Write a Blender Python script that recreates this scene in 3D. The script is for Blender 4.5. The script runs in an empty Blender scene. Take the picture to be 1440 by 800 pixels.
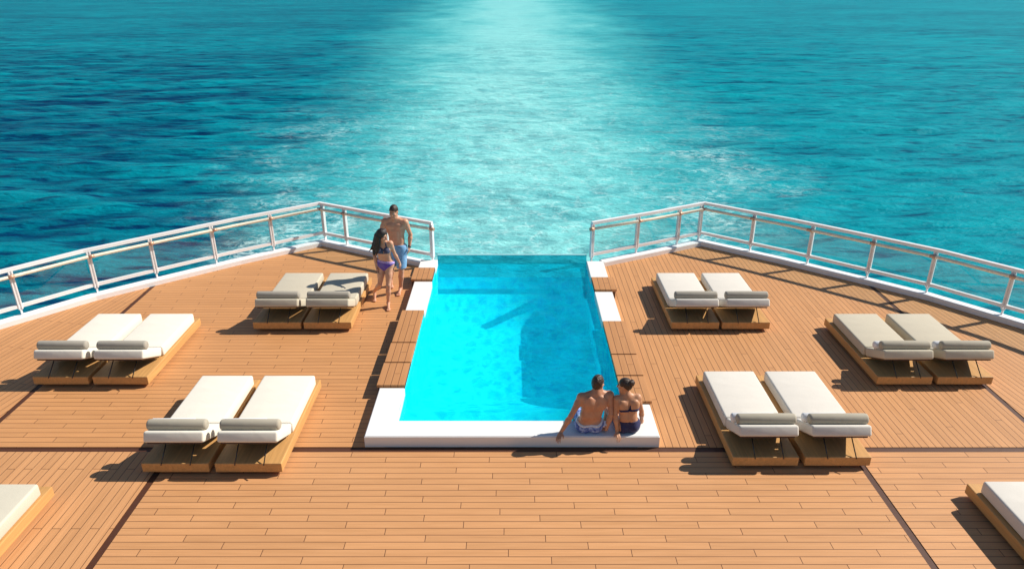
import bpy, bmesh, math, random
import numpy as np
from mathutils import Vector, Matrix
random.seed(7)
R = math.radians
scene = bpy.context.scene
COL = scene.collection

# ------------------------------------------------------------------ helpers
def link(o, parent=None):
    COL.objects.link(o)
    if parent is not None:
        o.parent = parent
    return o

def tag(o, label=None, cat=None, group=None, kind=None):
    if label: o['label'] = label
    if cat: o['category'] = cat
    if group: o['group'] = group
    if kind: o['kind'] = kind
    return o

def empty(name, loc=(0, 0, 0), rz=0.0):
    o = bpy.data.objects.new(name, None)
    o.empty_display_size = 0.2
    o.location = loc
    o.rotation_euler = (0, 0, rz)
    return link(o)

def mesh_obj(name, bm, mat, parent=None, smooth=False):
    me = bpy.data.meshes.new(name)
    bm.normal_update()
    bm.to_mesh(me); bm.free()
    if mat is not None:
        for m in (mat if isinstance(mat, (list, tuple)) else [mat]):
            me.materials.append(m)
    if smooth:
        me.polygons.foreach_set('use_smooth', [True] * len(me.polygons))
    o = bpy.data.objects.new(name, me)
    return link(o, parent)

def np_obj(name, V, Fq, mat, parent=None, smooth=True):
    me = bpy.data.meshes.new(name)
    V = np.asarray(V, np.float32); Fq = np.asarray(Fq, np.int32)
    me.vertices.add(len(V)); me.vertices.foreach_set('co', V.ravel())
    k = Fq.shape[1]
    me.loops.add(Fq.size); me.loops.foreach_set('vertex_index', Fq.ravel())
    me.polygons.add(len(Fq))
    me.polygons.foreach_set('loop_start', np.arange(0, Fq.size, k, dtype=np.int32))
    me.polygons.foreach_set('loop_total', np.full(len(Fq), k, np.int32))
    me.polygons.foreach_set('use_smooth', np.full(len(Fq), smooth))
    me.update(calc_edges=True); me.validate()
    me.materials.append(mat)
    o = bpy.data.objects.new(name, me)
    return link(o, parent)

def add_box(bm, c, s, bevel=0.0, seg=2, rot=None):
    """box centred at c with full size s"""
    M = Matrix.Translation(Vector(c))
    if rot is not None: M = M @ rot.to_4x4()
    M = M @ Matrix.Diagonal((s[0], s[1], s[2], 1))
    r = bmesh.ops.create_cube(bm, size=1.0, matrix=M)
    if bevel > 0:
        es = list({e for v in r['verts'] for e in v.link_edges})
        bmesh.ops.bevel(bm, geom=es, offset=bevel, segments=seg, profile=0.5, affect='EDGES')

def add_prism(bm, pts, z0, z1):
    """vertical prism over a CCW polygon"""
    lo = [bm.verts.new((p[0], p[1], z0)) for p in pts]
    hi = [bm.verts.new((p[0], p[1], z1)) for p in pts]
    bm.faces.new(hi)
    bm.faces.new(lo[::-1])
    n = len(pts)
    for i in range(n):
        j = (i + 1) % n
        bm.faces.new((lo[i], lo[j], hi[j], hi[i]))

def add_tube(bm, pts, r, seg=12, cap=True):
    pts = [Vector(p) for p in pts]
    rings = []
    for i, p in enumerate(pts):
        if i == 0: t = pts[1] - pts[0]
        elif i == len(pts) - 1: t = pts[-1] - pts[-2]
        else: t = (pts[i + 1] - p).normalized() + (p - pts[i - 1]).normalized()
        t.normalize()
        up = Vector((0, 0, 1)) if abs(t.z) < 0.9 else Vector((1, 0, 0))
        a = t.cross(up).normalized(); b = t.cross(a)
        rr = r[i] if isinstance(r, (list, tuple)) else r
        rings.append([bm.verts.new(p + a * rr * math.cos(2 * math.pi * k / seg) + b * rr * math.sin(2 * math.pi * k / seg)) for k in range(seg)])
    for A, B in zip(rings[:-1], rings[1:]):
        for k in range(seg):
            f = bm.faces.new((A[k], A[(k + 1) % seg], B[(k + 1) % seg], B[k])); f.smooth = True
    if cap:
        bm.faces.new(rings[0]); bm.faces.new(rings[-1][::-1])
    bmesh.ops.recalc_face_normals(bm, faces=bm.faces[:])

def sweep_rect(bm, pts, w, h, z):
    """rectangular bar (width w, height h, centre height z) along a plan polyline"""
    L = offset(pts, w / 2); Rr = offset(pts, -w / 2)
    rows = []
    for a, b in zip(L, Rr):
        rows.append([bm.verts.new((a[0], a[1], z + h / 2)), bm.verts.new((b[0], b[1], z + h / 2)),
                     bm.verts.new((b[0], b[1], z - h / 2)), bm.verts.new((a[0], a[1], z - h / 2))])
    for A, B in zip(rows[:-1], rows[1:]):
        for k in range(4):
            bm.faces.new((A[k], A[(k + 1) % 4], B[(k + 1) % 4], B[k]))
    bm.faces.new(rows[0]); bm.faces.new(rows[-1][::-1])
    bmesh.ops.recalc_face_normals(bm, faces=bm.faces[:])

def offset(pts, d):
    """offset an open plan polyline to its left by d"""
    out = []
    P = [Vector((p[0], p[1])) for p in pts]
    for i in range(len(P)):
        ns = []
        if i > 0:
            t = (P[i] - P[i - 1]).normalized(); ns.append(Vector((-t.y, t.x)))
        if i < len(P) - 1:
            t = (P[i + 1] - P[i]).normalized(); ns.append(Vector((-t.y, t.x)))
        n = sum(ns, Vector((0, 0))).normalized()
        k = 1.0 / max(0.5, n.dot(ns[0]))
        q = P[i] + n * d * k
        out.append((q.x, q.y))
    return out

# ------------------------------------------------------------------ materials
class NT:
    """small node-tree builder"""
    def __init__(self, name):
        self.m = bpy.data.materials.new(name); self.m.use_nodes = True
        self.t = self.m.node_tree; self.t.nodes.clear()
        self.out = self.t.nodes.new('ShaderNodeOutputMaterial')
    def n(self, typ, **kw):
        nd = self.t.nodes.new(typ)
        for k, v in kw.items(): setattr(nd, k, v)
        return nd
    def put(self, sock, v):
        if v is None: return
        if isinstance(v, bpy.types.NodeSocket): self.t.links.new(v, sock)
        elif isinstance(v, (tuple, list)) and len(v) == 3 and sock.type == 'RGBA': sock.default_value = (*v, 1)
        else: sock.default_value = v
    def math(self, op, a, b=None, c=None, clamp=False):
        nd = self.n('ShaderNodeMath', operation=op, use_clamp=clamp)
        self.put(nd.inputs[0], a); self.put(nd.inputs[1], b); self.put(nd.inputs[2], c)
        return nd.outputs[0]
    def mix(self, f, a, b, typ='MIX'):
        nd = self.n('ShaderNodeMix', data_type='RGBA', blend_type=typ)
        self.put(nd.inputs['Factor'], f); self.put(nd.inputs['A'], a); self.put(nd.inputs['B'], b)
        for s in nd.inputs:
            pass
        self.put(nd.inputs[6], a); self.put(nd.inputs[7], b); self.put(nd.inputs[0], f)
        return nd.outputs[2]
    def coord(self, which='Object'):
        return self.n('ShaderNodeTexCoord').outputs[which]
    def sep(self, v):
        nd = self.n('ShaderNodeSeparateXYZ'); self.put(nd.inputs[0], v); return nd.outputs
    def comb(self, x, y, z=0.0):
        nd = self.n('ShaderNodeCombineXYZ')
        self.put(nd.inputs[0], x); self.put(nd.inputs[1], y); self.put(nd.inputs[2], z)
        return nd.outputs[0]
    def mapping(self, v, scale=(1, 1, 1), rot=(0, 0, 0), loc=(0, 0, 0)):
        nd = self.n('ShaderNodeMapping'); self.put(nd.inputs['Vector'], v)
        nd.inputs['Scale'].default_value = scale; nd.inputs['Rotation'].default_value = rot; nd.inputs['Location'].default_value = loc
        return nd.outputs[0]
    def noise(self, v, scale, detail=3, rough=0.5, dist=0.0, col=False):
        nd = self.n('ShaderNodeTexNoise'); self.put(nd.inputs['Vector'], v)
        nd.inputs['Scale'].default_value = scale; nd.inputs['Detail'].default_value = detail
        nd.inputs['Roughness'].default_value = rough; nd.inputs['Distortion'].default_value = dist
        return nd.outputs['Color' if col else 'Fac']
    def voronoi(self, v, scale, feature='F1', rnd=1.0):
        nd = self.n('ShaderNodeTexVoronoi', feature=feature); self.put(nd.inputs['Vector'], v)
        nd.inputs['Scale'].default_value = scale; nd.inputs['Randomness'].default_value = rnd
        return nd.outputs['Distance']
    def ramp(self, f, stops):
        """piecewise map of a scalar: stops = [(pos, value or colour)]"""
        nd = self.n('ShaderNodeValToRGB'); self.put(nd.inputs[0], f)
        cr = nd.color_ramp
        while len(cr.elements) < len(stops): cr.elements.new(0.5)
        for e, (p, c) in zip(cr.elements, stops):
            e.position = p
            e.color = (c, c, c, 1) if isinstance(c, (int, float)) else (*c, 1)
        return nd.outputs[0]
    def rng(self, v, a, b, c=0.0, d=1.0, smooth=False):
        nd = self.n('ShaderNodeMapRange', interpolation_type='SMOOTHSTEP' if smooth else 'LINEAR', clamp=True)
        self.put(nd.inputs[0], v)
        for i, q in enumerate((a, b, c, d)): self.put(nd.inputs[i + 1], q)
        return nd.outputs[0]
    def bump(self, h, strength=0.3, dist=0.01, normal=None):
        nd = self.n('ShaderNodeBump'); self.put(nd.inputs['Height'], h)
        nd.inputs['Strength'].default_value = strength; nd.inputs['Distance'].default_value = dist
        if normal is not None: self.put(nd.inputs['Normal'], normal)
        return nd.outputs[0]
    def principled(self, color, rough=0.5, normal=None, **kw):
        nd = self.n('ShaderNodeBsdfPrincipled')
        self.put(nd.inputs['Base Color'], color); self.put(nd.inputs['Roughness'], rough)
        if normal is not None: self.put(nd.inputs['Normal'], normal)
        for k, v in kw.items(): self.put(nd.inputs[k], v)
        return nd.outputs[0]
    def surf(self, s):
        self.t.links.new(s, self.out.inputs['Surface']); return self.m

def plank_mat(name, wid, length, shift, along='x', angle=0.0, tone=(0.595, 0.300, 0.130), off=(0, 0)):
    k = NT(name)
    v = k.mapping(k.coord(), rot=(0, 0, angle), loc=(off[0], off[1], 0))
    x, y, z = k.sep(v)[:3]
    u, w = (x, y) if along == 'x' else (y, x)
    rowf = k.math('DIVIDE', w, wid)
    row = k.math('FLOOR', rowf)
    fw = k.math('FRACT', rowf)
    uu = k.math('ADD', k.math('DIVIDE', u, length), k.math('MULTIPLY', row, shift))
    cell = k.math('FLOOR', uu)
    fu = k.math('FRACT', uu)
    # distance to long and butt joints in metres
    dw = k.math('MULTIPLY', k.math('MINIMUM', fw, k.math('SUBTRACT', 1.0, fw)), wid)
    du = k.math('MULTIPLY', k.math('MINIMUM', fu, k.math('SUBTRACT', 1.0, fu)), length)
    dmin = k.math('MINIMUM', dw, du)
    joint = k.rng(dmin, 0.0026, 0.0058, 1.0, 0.0)
    wn = k.n('ShaderNodeTexWhiteNoise', noise_dimensions='2D')
    k.put(wn.inputs['Vector'], k.comb(row, cell))
    rnd = wn.outputs['Value']
    # grain, stretched along the plank, offset per plank
    gx = k.math('MULTIPLY', u, 1.6); gy = k.math('MULTIPLY', w, 34.0)
    g = k.noise(k.comb(k.math('ADD', gx, k.math('MULTIPLY', rnd, 30.0)), gy, k.math('MULTIPLY', rnd, 9.0)), 1.0, 5, 0.62)
    g2 = k.noise(k.comb(k.math('MULTIPLY', u, 0.7), k.math('MULTIPLY', w, 6.0), rnd), 1.0, 3, 0.5)
    wear = k.noise(v, 0.55, 4, 0.55)
    a = tuple(c * q for c, q in zip(tone, (0.80, 0.76, 0.70)))
    b = tuple(c * q for c, q in zip(tone, (1.14, 1.15, 1.18)))
    col = k.mix(k.rng(g, 0.3, 0.7), a, b)
    col = k.mix(0.55, col, k.mix(rnd, tuple(c * 0.88 for c in tone), tuple(c * 1.10 for c in tone)))
    col = k.mix(k.rng(g2, 0.45, 0.75, 0.0, 0.30), col, tuple(c * q for c, q in zip(tone, (1.16, 1.2, 1.25))))
    col = k.mix(k.rng(wear, 0.45, 0.7, 0.0, 0.20), col, tuple(c * q for c, q in zip(tone, (0.80, 0.78, 0.78))))
    col = k.mix(k.math('MULTIPLY', joint, 0.90), col, (0.09, 0.030, 0.012))
    h = k.math('SUBTRACT', k.math('MULTIPLY', g, 0.25), joint)
    nrm = k.bump(h, 0.55, 0.004)
    return k.surf(k.principled(col, k.rng(g, 0.3, 0.7, 0.48, 0.62), nrm, **{'Specular IOR Level': 0.3}))

def wood_mat(name, tone, scale=1.0, along='y', rough=0.5):
    k = NT(name)
    v = k.coord()
    sc = {'y': (28, 1.3, 28), 'x': (1.3, 28, 28)}[along]
    oi = k.n('ShaderNodeObjectInfo').outputs['Random']
    vv = k.n('ShaderNodeVectorMath', operation='ADD')
    k.put(vv.inputs[0], k.mapping(v, scale=sc)); k.put(vv.inputs[1], k.comb(k.math('MULTIPLY', oi, 20.0), k.math('MULTIPLY', oi, 7.0), 0.0))
    g = k.noise(vv.outputs[0], scale, 5, 0.6, 0.4)
    g2 = k.noise(v, 1.7, 3)
    col = k.mix(k.rng(g, 0.3, 0.7), tuple(c * 0.80 for c in tone), tuple(c * 1.12 for c in tone))
    col = k.mix(k.rng(g2, 0.4, 0.7, 0, 0.25), col, tuple(c * 0.85 for c in tone))
    return k.surf(k.principled(col, rough, k.bump(g, 0.25, 0.003), **{'Specular IOR Level': 0.35}))

def fabric_mat(name, tone, amp=0.05):
    k = NT(name)
    v = k.coord()
    oi = k.n('ShaderNodeObjectInfo').outputs['Random']
    w = k.noise(v, 260.0, 2, 0.6)
    soft = k.noise(k.mapping(v, scale=(1.2, 2.6, 1.0)), 2.4, 3, 0.5, 0.6)
    col = k.mix(k.rng(soft, 0.35, 0.7), tuple(c * (1 - amp) for c in tone), tone)
    col = k.mix(k.rng(w, 0.35, 0.65, 0, 0.4), col, tuple(c * 0.90 for c in tone))
    h = k.math('ADD', k.math('MULTIPLY', w, 0.05), k.math('MULTIPLY', soft, 1.0))
    col = k.mix(k.math('MULTIPLY', oi, 0.10), col, tuple(c * 0.85 for c in tone))
    return k.surf(k.principled(col, 0.88, k.bump(h, 0.30, 0.02), **{'Specular IOR Level': 0.2, 'Sheen Weight': 0.15}))

def paint_mat(name, tone, rough=0.35, dirt=0.08, metal=0.0):
    k = NT(name)
    v = k.coord()
    d = k.noise(v, 3.0, 5, 0.65)
    col = k.mix(k.rng(d, 0.5, 0.8, 0, dirt * 3), tone, tuple(c * 0.72 for c in tone))
    rg = k.rng(k.noise(v, 14.0, 3), 0.3, 0.7, rough - 0.06, rough + 0.1)
    return k.surf(k.principled(col, rg, k.bump(k.noise(v, 40.0, 2), 0.05, 0.003), Metallic=metal))

M = {}
M['near_planks'] = plank_mat('teak_planks_near', 0.112, 1.38, 0.346, 'x')
M['left_planks'] = plank_mat('teak_planks_lengthwise', 0.112, 2.2, 0.5, 'y')
M['mid_planks'] = plank_mat('teak_planks_crosswise', 0.112, 1.38, 0.346, 'x', tone=(0.575, 0.280, 0.113))
M['right_planks'] = plank_mat('teak_planks_starboard', 0.100, 4.2, 0.37, 'y', tone=(0.57, 0.282, 0.117))
M['outer_planks'] = plank_mat('teak_planks_outer', 0.112, 2.0, 0.5, 'y', R(12.0), tone=(0.575, 0.281, 0.115))
M['outer_planks_right'] = plank_mat('teak_planks_outer_right', 0.100, 4.2, 0.37, 'y', R(-6.0), tone=(0.57, 0.282, 0.117))
M['caulk'] = paint_mat('dark_caulk', (0.080, 0.025, 0.009), 0.6, 0.1)
M['lounger_wood'] = wood_mat('oiled_pale_wood', (0.60, 0.325, 0.115))
M['step_wood'] = plank_mat('teak_step_planks', 0.108, 9.0, 0.37, 'y', tone=(0.50, 0.24, 0.098))
M['dark_wood'] = wood_mat('dark_stained_wood', (0.10, 0.045, 0.022))
M['cream'] = fabric_mat('cream_canvas', (0.84, 0.79, 0.675))
M['white'] = fabric_mat('white_canvas', (0.735, 0.69, 0.615))
M['beige'] = fabric_mat('beige_canvas', (0.575, 0.515, 0.395))
M['stone'] = fabric_mat('pale_stone_canvas', (0.62, 0.575, 0.46))
M['taupe'] = fabric_mat('taupe_canvas', (0.43, 0.385, 0.30))
M['greige'] = fabric_mat('grey_taupe_canvas', (0.38, 0.345, 0.285))
M['towel'] = fabric_mat('white_terry', (0.84, 0.84, 0.85), 0.08)
M['steel'] = paint_mat('dark_steel', (0.06, 0.055, 0.05), 0.35, 0.1, 0.6)
M['white_paint'] = paint_mat('white_ship_paint', (0.87, 0.87, 0.87), 0.3, 0.05)
M['coping_white'] = paint_mat('white_coping_stone', (0.82, 0.81, 0.79), 0.45, 0.05)
M['pale_edge'] = paint_mat('polished_glass_edge', (0.35, 0.66, 0.68), 0.2, 0.0)
M['handrail'] = wood_mat('varnished_rail_wood', (0.88, 0.81, 0.64), 1.0, 'x', 0.35)
M['bracket'] = paint_mat('copper_bracket', (0.62, 0.36, 0.24), 0.35, 0.1, 0.3)

def glass_mat(name, tint, gloss=1.0, extra=0.0):
    k = NT(name)
    tr = k.n('ShaderNodeBsdfTransparent'); tr.inputs[0].default_value = (*tint, 1)
    gl = k.n('ShaderNodeBsdfGlossy'); gl.inputs['Roughness'].default_value = 0.02
    k.put(gl.inputs['Normal'], k.bump(k.noise(k.coord(), 1.2, 2), 0.02, 0.02))
    lw = k.n('ShaderNodeLayerWeight'); lw.inputs[0].default_value = 0.5
    f = k.math('ADD', k.math('MULTIPLY', k.math('POWER', lw.outputs['Facing'], 5.0), 0.6 * gloss), 0.03 + extra)
    mx = k.n('ShaderNodeMixShader'); k.put(mx.inputs[0], f)
    k.t.links.new(tr.outputs[0], mx.inputs[1]); k.t.links.new(gl.outputs[0], mx.inputs[2])
    return k.surf(mx.outputs[0])
M['glass'] = glass_mat('clear_rail_glass', (0.955, 0.995, 0.995), 1.0, 0.02)
M['pool_glass'] = glass_mat('thick_pool_glass', (0.22, 0.68, 0.76), 0.4)

# ------------------------------------------------------------------ camera, sky, sun
F_PX = 1015.0; PITCH = math.atan(440.0 / F_PX); CAM_H = 6.5 * math.cos(PITCH)
cam_d = bpy.data.cameras.new('camera'); cam = bpy.data.objects.new('camera', cam_d); link(cam)
cam.location = (0, 0, CAM_H); cam.rotation_euler = (math.pi / 2 - PITCH, 0, 0)
cam_d.sensor_width = 36.0; cam_d.lens = 36.0 * F_PX / 1440.0
cam_d.clip_start = 0.1; cam_d.clip_end = 40000
scene.camera = cam

SUN = Vector((1.13, 0.38, 1.0)).normalized()
world = bpy.data.worlds.new('World'); scene.world = world; world.use_nodes = True
wt = world.node_tree; wt.nodes.clear()
wo = wt.nodes.new('ShaderNodeOutputWorld'); bg = wt.nodes.new('ShaderNodeBackground'); sk = wt.nodes.new('ShaderNodeTexSky')
sk.sky_type = 'NISHITA'; sk.sun_disc = False
sk.sun_elevation = math.asin(SUN.z); sk.sun_rotation = math.atan2(SUN.x, SUN.y)
sk.altitude = 20; sk.air_density = 1.0; sk.dust_density = 0.2; sk.ozone_density = 1.0
bg.inputs[1].default_value = 0.062
wt.links.new(sk.outputs[0], bg.inputs[0]); wt.links.new(bg.outputs[0], wo.inputs[0])
sd = bpy.data.lights.new('sun', 'SUN'); sd.energy = 4.6; sd.angle = R(0.5); sd.color = (1.0, 0.93, 0.83)
so = bpy.data.objects.new('sun', sd); link(so)
so.rotation_euler = (-SUN).to_track_quat('-Z', 'Y').to_euler(); so.location = SUN * 60

vs = scene.view_settings
vs.view_transform = 'Standard'; vs.look = 'None'; vs.exposure = 0.42; vs.gamma = 1.0; vs.use_curve_mapping = False

# ------------------------------------------------------------------ sea
SEA_Z = CAM_H - 21.0
HAZE = 0.00024
def axis(lo_fine, hi_fine, step, far, grow):
    a = list(np.arange(lo_fine, hi_fine, step))
    s = step; p = a[-1]
    while p < far:
        s *= grow; p += s; a.append(p)
    return np.array(a)
ya = axis(30.0, 150.0, 0.55, 7600.0, 1.020)
yb = -axis(-30.0, 0.0, 6.0, 3500.0, 1.25)[::-1]
ys = np.concatenate([yb[yb < 29], ya])
xp = axis(0.0, 90.0, 0.6, 6500.0, 1.020)
xs = np.concatenate([-xp[:0:-1], xp])
X, Y = np.meshgrid(xs, ys)
dx = np.gradient(xs)[None, :] + 0 * Y; dy = np.gradient(ys)[:, None] + 0 * X
rs = np.random.RandomState(3)
Z = np.zeros_like(X)
for i in range(90):
    lam = 1.9 * (8.0 ** rs.rand())
    th = rs.normal(math.pi / 2 + 0.12, 0.42)
    kx, ky = math.cos(th) * 2 * math.pi / lam, math.sin(th) * 2 * math.pi / lam
    amp = 0.0046 * lam ** 0.78
    fade = np.clip(lam / (3.0 * np.maximum(dy, dx * 0.6)) - 0.6, 0, 1)
    ph = kx * X + ky * Y + rs.rand() * 6.28
    s = np.sin(ph)
    Z += fade * amp * (s + 0.35 * (s * s - 0.5) * 1.4)
WK = 21.0 * (np.maximum(Y, 30) / 87.0) ** 0.45
inw = np.clip(1.4 - np.abs(X) / WK, 0, 1)
Z *= 1.0 - 0.35 * inw
for i in range(40):     # choppy churn in the wake
    lam = 1.6 * 3.5 ** rs.rand(); th = rs.rand() * 6.28
    ph = (math.cos(th) * X + math.sin(th) * Y) * 2 * math.pi / lam + rs.rand() * 6.28
    fade = np.clip(lam / (3.0 * dy) - 0.6, 0, 1) * inw * np.exp(-np.maximum(Y - 40, 0) / 90.0)
    Z += fade * 0.018 * np.sin(ph)
Vv = np.stack([X.ravel(), Y.ravel(), Z.ravel()], 1)
ny, nx = X.shape
idx = np.arange(ny * nx).reshape(ny, nx)
Fq = np.stack([idx[:-1, :-1].ravel(), idx[:-1, 1:].ravel(), idx[1:, 1:].ravel(), idx[1:, :-1].ravel()], 1)

def sea_material():
    k = NT('sea_water')
    v = k.coord()
    x, y, z = k.sep(v)[:3]
    # broad patches and short dark streaks of deeper looking water, drawn out across the swell
    deep1 = k.noise(k.mapping(v, scale=(0.012, 0.030, 1)), 1.0, 4, 0.6, 0.5)
    deep2 = k.noise(k.mapping(v, scale=(0.085, 0.36, 1), rot=(0, 0, 0.08)), 1.0, 5, 0.60, 0.5)
    dash = k.noise(k.mapping(v, scale=(0.20, 0.95, 1), rot=(0, 0, 0.10)), 1.0, 4, 0.6, 0.4)
    bias = k.math('MULTIPLY', k.rng(x, -75.0, 25.0, 0.16, -0.06), k.rng(y, 60.0, 260.0, 1.0, 0.25))      # darker to port, less so with distance
    f = k.math('ADD', k.math('ADD', k.math('MULTIPLY', deep1, 0.46), k.math('MULTIPLY', deep2, 0.58)), bias)
    f = k.math('ADD', f, k.math('MULTIPLY', z, -0.20))
    f = k.math('ADD', f, k.rng(dash, 0.50, 0.70, -0.03, 0.22))
    col = k.ramp(f, [(0.32, (0.0, 0.32, 0.385)), (0.50, (0.0, 0.225, 0.295)), (0.63, (0.0, 0.120, 0.190)), (0.76, (0.0, 0.036, 0.105)), (0.90, (0.0, 0.014, 0.072))])
    # the wake astern
    wob = k.noise(k.mapping(v, scale=(0.040, 0.020, 1)), 1.0, 5, 0.62)
    wid = k.math('MULTIPLY', k.math('POWER', k.math('DIVIDE', k.math('MAXIMUM', y, 25.0), 87.0), 0.50), 22.5)
    ax0 = k.math('DIVIDE', k.math('ABSOLUTE', x), wid)
    ax = k.math('ADD', ax0, k.math('MULTIPLY', k.math('SUBTRACT', wob, 0.5), 1.3))
    wake = k.rng(ax, 0.30, 1.55, 1.0, 0.0, True)
    churn = k.noise(k.mapping(v, scale=(0.13, 0.36, 1)), 1.0, 6, 0.66, 1.0)
    wf = k.math('MULTIPLY', wake, k.rng(churn, 0.30, 0.60, 0.68, 1.0))
    boil = k.noise(k.mapping(v, scale=(0.060, 0.085, 1)), 1.0, 5, 0.62, 2.2)
    wf = k.math('MULTIPLY', wf, k.math('MAXIMUM', k.rng(boil, 0.36, 0.56, 0.62, 1.0, True), k.rng(y, 90.0, 260.0, 0.0, 1.0)))
    core = k.rng(ax, 0.0, 0.95, 1.0, 0.0, True)
    wcol = k.mix(core, (0.09, 0.54, 0.56), (0.28, 0.72, 0.71))
    col = k.mix(wf, col, wcol)
    # foam: lacy broken threads in the wake, clumps of spray along its edges close astern
    wv = k.n('ShaderNodeVectorMath', operation='ADD')
    k.put(wv.inputs[0], k.mapping(v, scale=(0.26, 0.40, 1)))
    k.put(wv.inputs[1], k.noise(k.mapping(v, scale=(0.5, 0.7, 1)), 1.0, 3, 0.6, 0.0, True))
    lace = k.voronoi(wv.outputs[0], 1.0, 'DISTANCE_TO_EDGE')
    fine = k.noise(k.mapping(v, scale=(0.75, 1.1, 1)), 1.0, 7, 0.72, 1.2)
    clump = k.noise(k.mapping(v, scale=(0.09, 0.06, 1)), 1.0, 4, 0.62)
    near = k.rng(y, 60.0, 130.0, 1.0, 0.0)
    edge = k.math('MULTIPLY', k.rng(ax0, 0.50, 0.80, 0.0, 1.0, True), k.rng(ax0, 1.05, 1.75, 1.0, 0.0, True))
    spray = k.math('MULTIPLY', k.math('MULTIPLY', edge, near), k.math('MULTIPLY', k.rng(clump, 0.47, 0.60), k.rng(fine, 0.45, 0.60)))
    threads = k.math('MULTIPLY', k.rng(lace, 0.0, 0.09, 1.0, 0.0, True), k.math('MULTIPLY', k.rng(fine, 0.40, 0.62), k.math('MULTIPLY', wake, k.rng(y, 60.0, 240.0, 0.55, 0.08))))
    specks = k.math('MULTIPLY', k.rng(fine, 0.60, 0.76), k.math('MULTIPLY', wake, 0.40))
    foam = k.math('MAXIMUM', k.math('MAXIMUM', spray, threads), specks, clamp=True)
    col = k.mix(k.math('MULTIPLY', foam, 0.80), col, (0.66, 0.90, 0.89))
    # ripples
    r1 = k.noise(k.mapping(v, scale=(0.50, 1.35, 1), rot=(0, 0, 0.12)), 1.0, 4, 0.6, 0.4)
    r2 = k.noise(k.mapping(v, scale=(1.6, 3.8, 1), rot=(0, 0, -0.2)), 1.0, 3, 0.55)
    h = k.math('ADD', k.math('MULTIPLY', r1, 1.0), k.math('MULTIPLY', r2, 0.32))
    nrm = k.bump(h, 0.9, 0.42)
    return k.surf(k.principled(col, k.math('ADD', 0.45, k.math('MULTIPLY', foam, 0.4)), nrm, IOR=1.333, **{'Specular IOR Level': 0.03}))
M['sea'] = sea_material()
sea = np_obj('sea', Vv, Fq, M['sea']); sea.location.z = SEA_Z
tag(sea, 'turquoise sea with a pale wake trailing astern', kind='structure')

bm = bmesh.new(); add_box(bm, (0, 2000, (SEA_Z - 3.0 + 9.0) / 2), (13400, 11600, 9.0 - (SEA_Z - 3.0)))
hm = NT('sea_haze')
pv = hm.n('ShaderNodeVolumePrincipled'); pv.inputs['Density'].default_value = HAZE; pv.inputs['Color'].default_value = (0.09, 0.86, 1.0, 1); pv.inputs['Anisotropy'].default_value = 0.3
hm.t.links.new(pv.outputs[0], hm.out.inputs['Volume'])
tag(mesh_obj('haze', bm, hm.m), 'thin pale sea haze that veils the far water', kind='stuff')

# ------------------------------------------------------------------ ship: deck panels, kerb, hull
EDGE = [(2.03, 14.74), (3.25, 15.37), (4.48, 16.03), (6.0, 14.87), (7.3, 13.76), (8.2, 12.97), (9.3, 11.70),
        (10.45, 10.0), (11.4, 8.0), (12.0, 5.5), (12.2, 1.5)]          # inner foot of the kerb, starboard
EDGE_L = [(-x, y) for x, y in EDGE]
OUT = offset(EDGE, 0.20)          # outer side (left of the direction of travel is outboard here)
if OUT[3][1] < EDGE[3][1]: OUT = offset(EDGE, -0.20)
KMID = offset(EDGE, 0.10 if OUT == offset(EDGE, 0.20) else -0.10)
def at_x(pts, x):
    for (x0, y0), (x1, y1) in zip(pts[:-1], pts[1:]):
        if x0 <= x <= x1: return y0 + (y1 - y0) * (x - x0) / (x1 - x0)
SEAM_X, SEAM_N, SEAM_Y0, SEAM_Y1, GAP = 7.42, 4.61, 8.070, 8.170, 0.045
T = -0.005
def deck(name, pts, mat):
    if sum(pts[i][0] * pts[(i + 1) % len(pts)][1] - pts[(i + 1) % len(pts)][0] * pts[i][1] for i in range(len(pts))) < 0: pts = pts[::-1]
    bm = bmesh.new(); add_prism(bm, pts, T, 0.0)
    return tag(mesh_obj(name, bm, mat), kind='structure')
mirror = lambda pts: [(-x, y) for x, y in pts]
k_in = [p for p in KMID if p[0] < SEAM_X - GAP]
ctr = [(1.72, SEAM_Y1), (SEAM_X - GAP, SEAM_Y1), (SEAM_X - GAP, at_x(KMID, SEAM_X - GAP))] + k_in[::-1] + [(1.72, k_in[0][1] - 0.12)]
k_out = [p for p in KMID if p[0] > SEAM_X + GAP and p[1] > SEAM_Y1]
def at_y(pts, y):
    for (x0, y0), (x1, y1) in zip(pts[:-1], pts[1:]):
        if y1 <= y <= y0: return x0 + (x1 - x0) * (y0 - y) / (y0 - y1)
xe1, xe0 = at_y(KMID, SEAM_Y1), at_y(KMID, SEAM_Y0)
outer = [(SEAM_X + GAP, SEAM_Y1), (xe1, SEAM_Y1)] + k_out[::-1] + [(SEAM_X + GAP, at_x(KMID, SEAM_X + GAP))]
k_near = [p for p in KMID if p[1] < SEAM_Y0]
nearp = [(SEAM_N + GAP, KMID[-1][1]), (k_near[-1][0], k_near[-1][1])] + k_near[::-1][1:] + [(xe0, SEAM_Y0), (SEAM_N + GAP, SEAM_Y0)]
deck('deck', ctr, M['right_planks'])
deck('deck', mirror(ctr), M['mid_planks'])
deck('deck', outer, M['outer_planks_right'])
deck('deck', mirror(outer), M['outer_planks'])
deck('deck', nearp, M['near_planks'])
deck('deck', mirror(nearp), M['left_planks'])
deck('deck', [(-SEAM_N + GAP, 1.5), (SEAM_N - GAP, 1.5), (SEAM_N - GAP, SEAM_Y0), (-SEAM_N + GAP, SEAM_Y0)], M['near_planks'])
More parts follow.
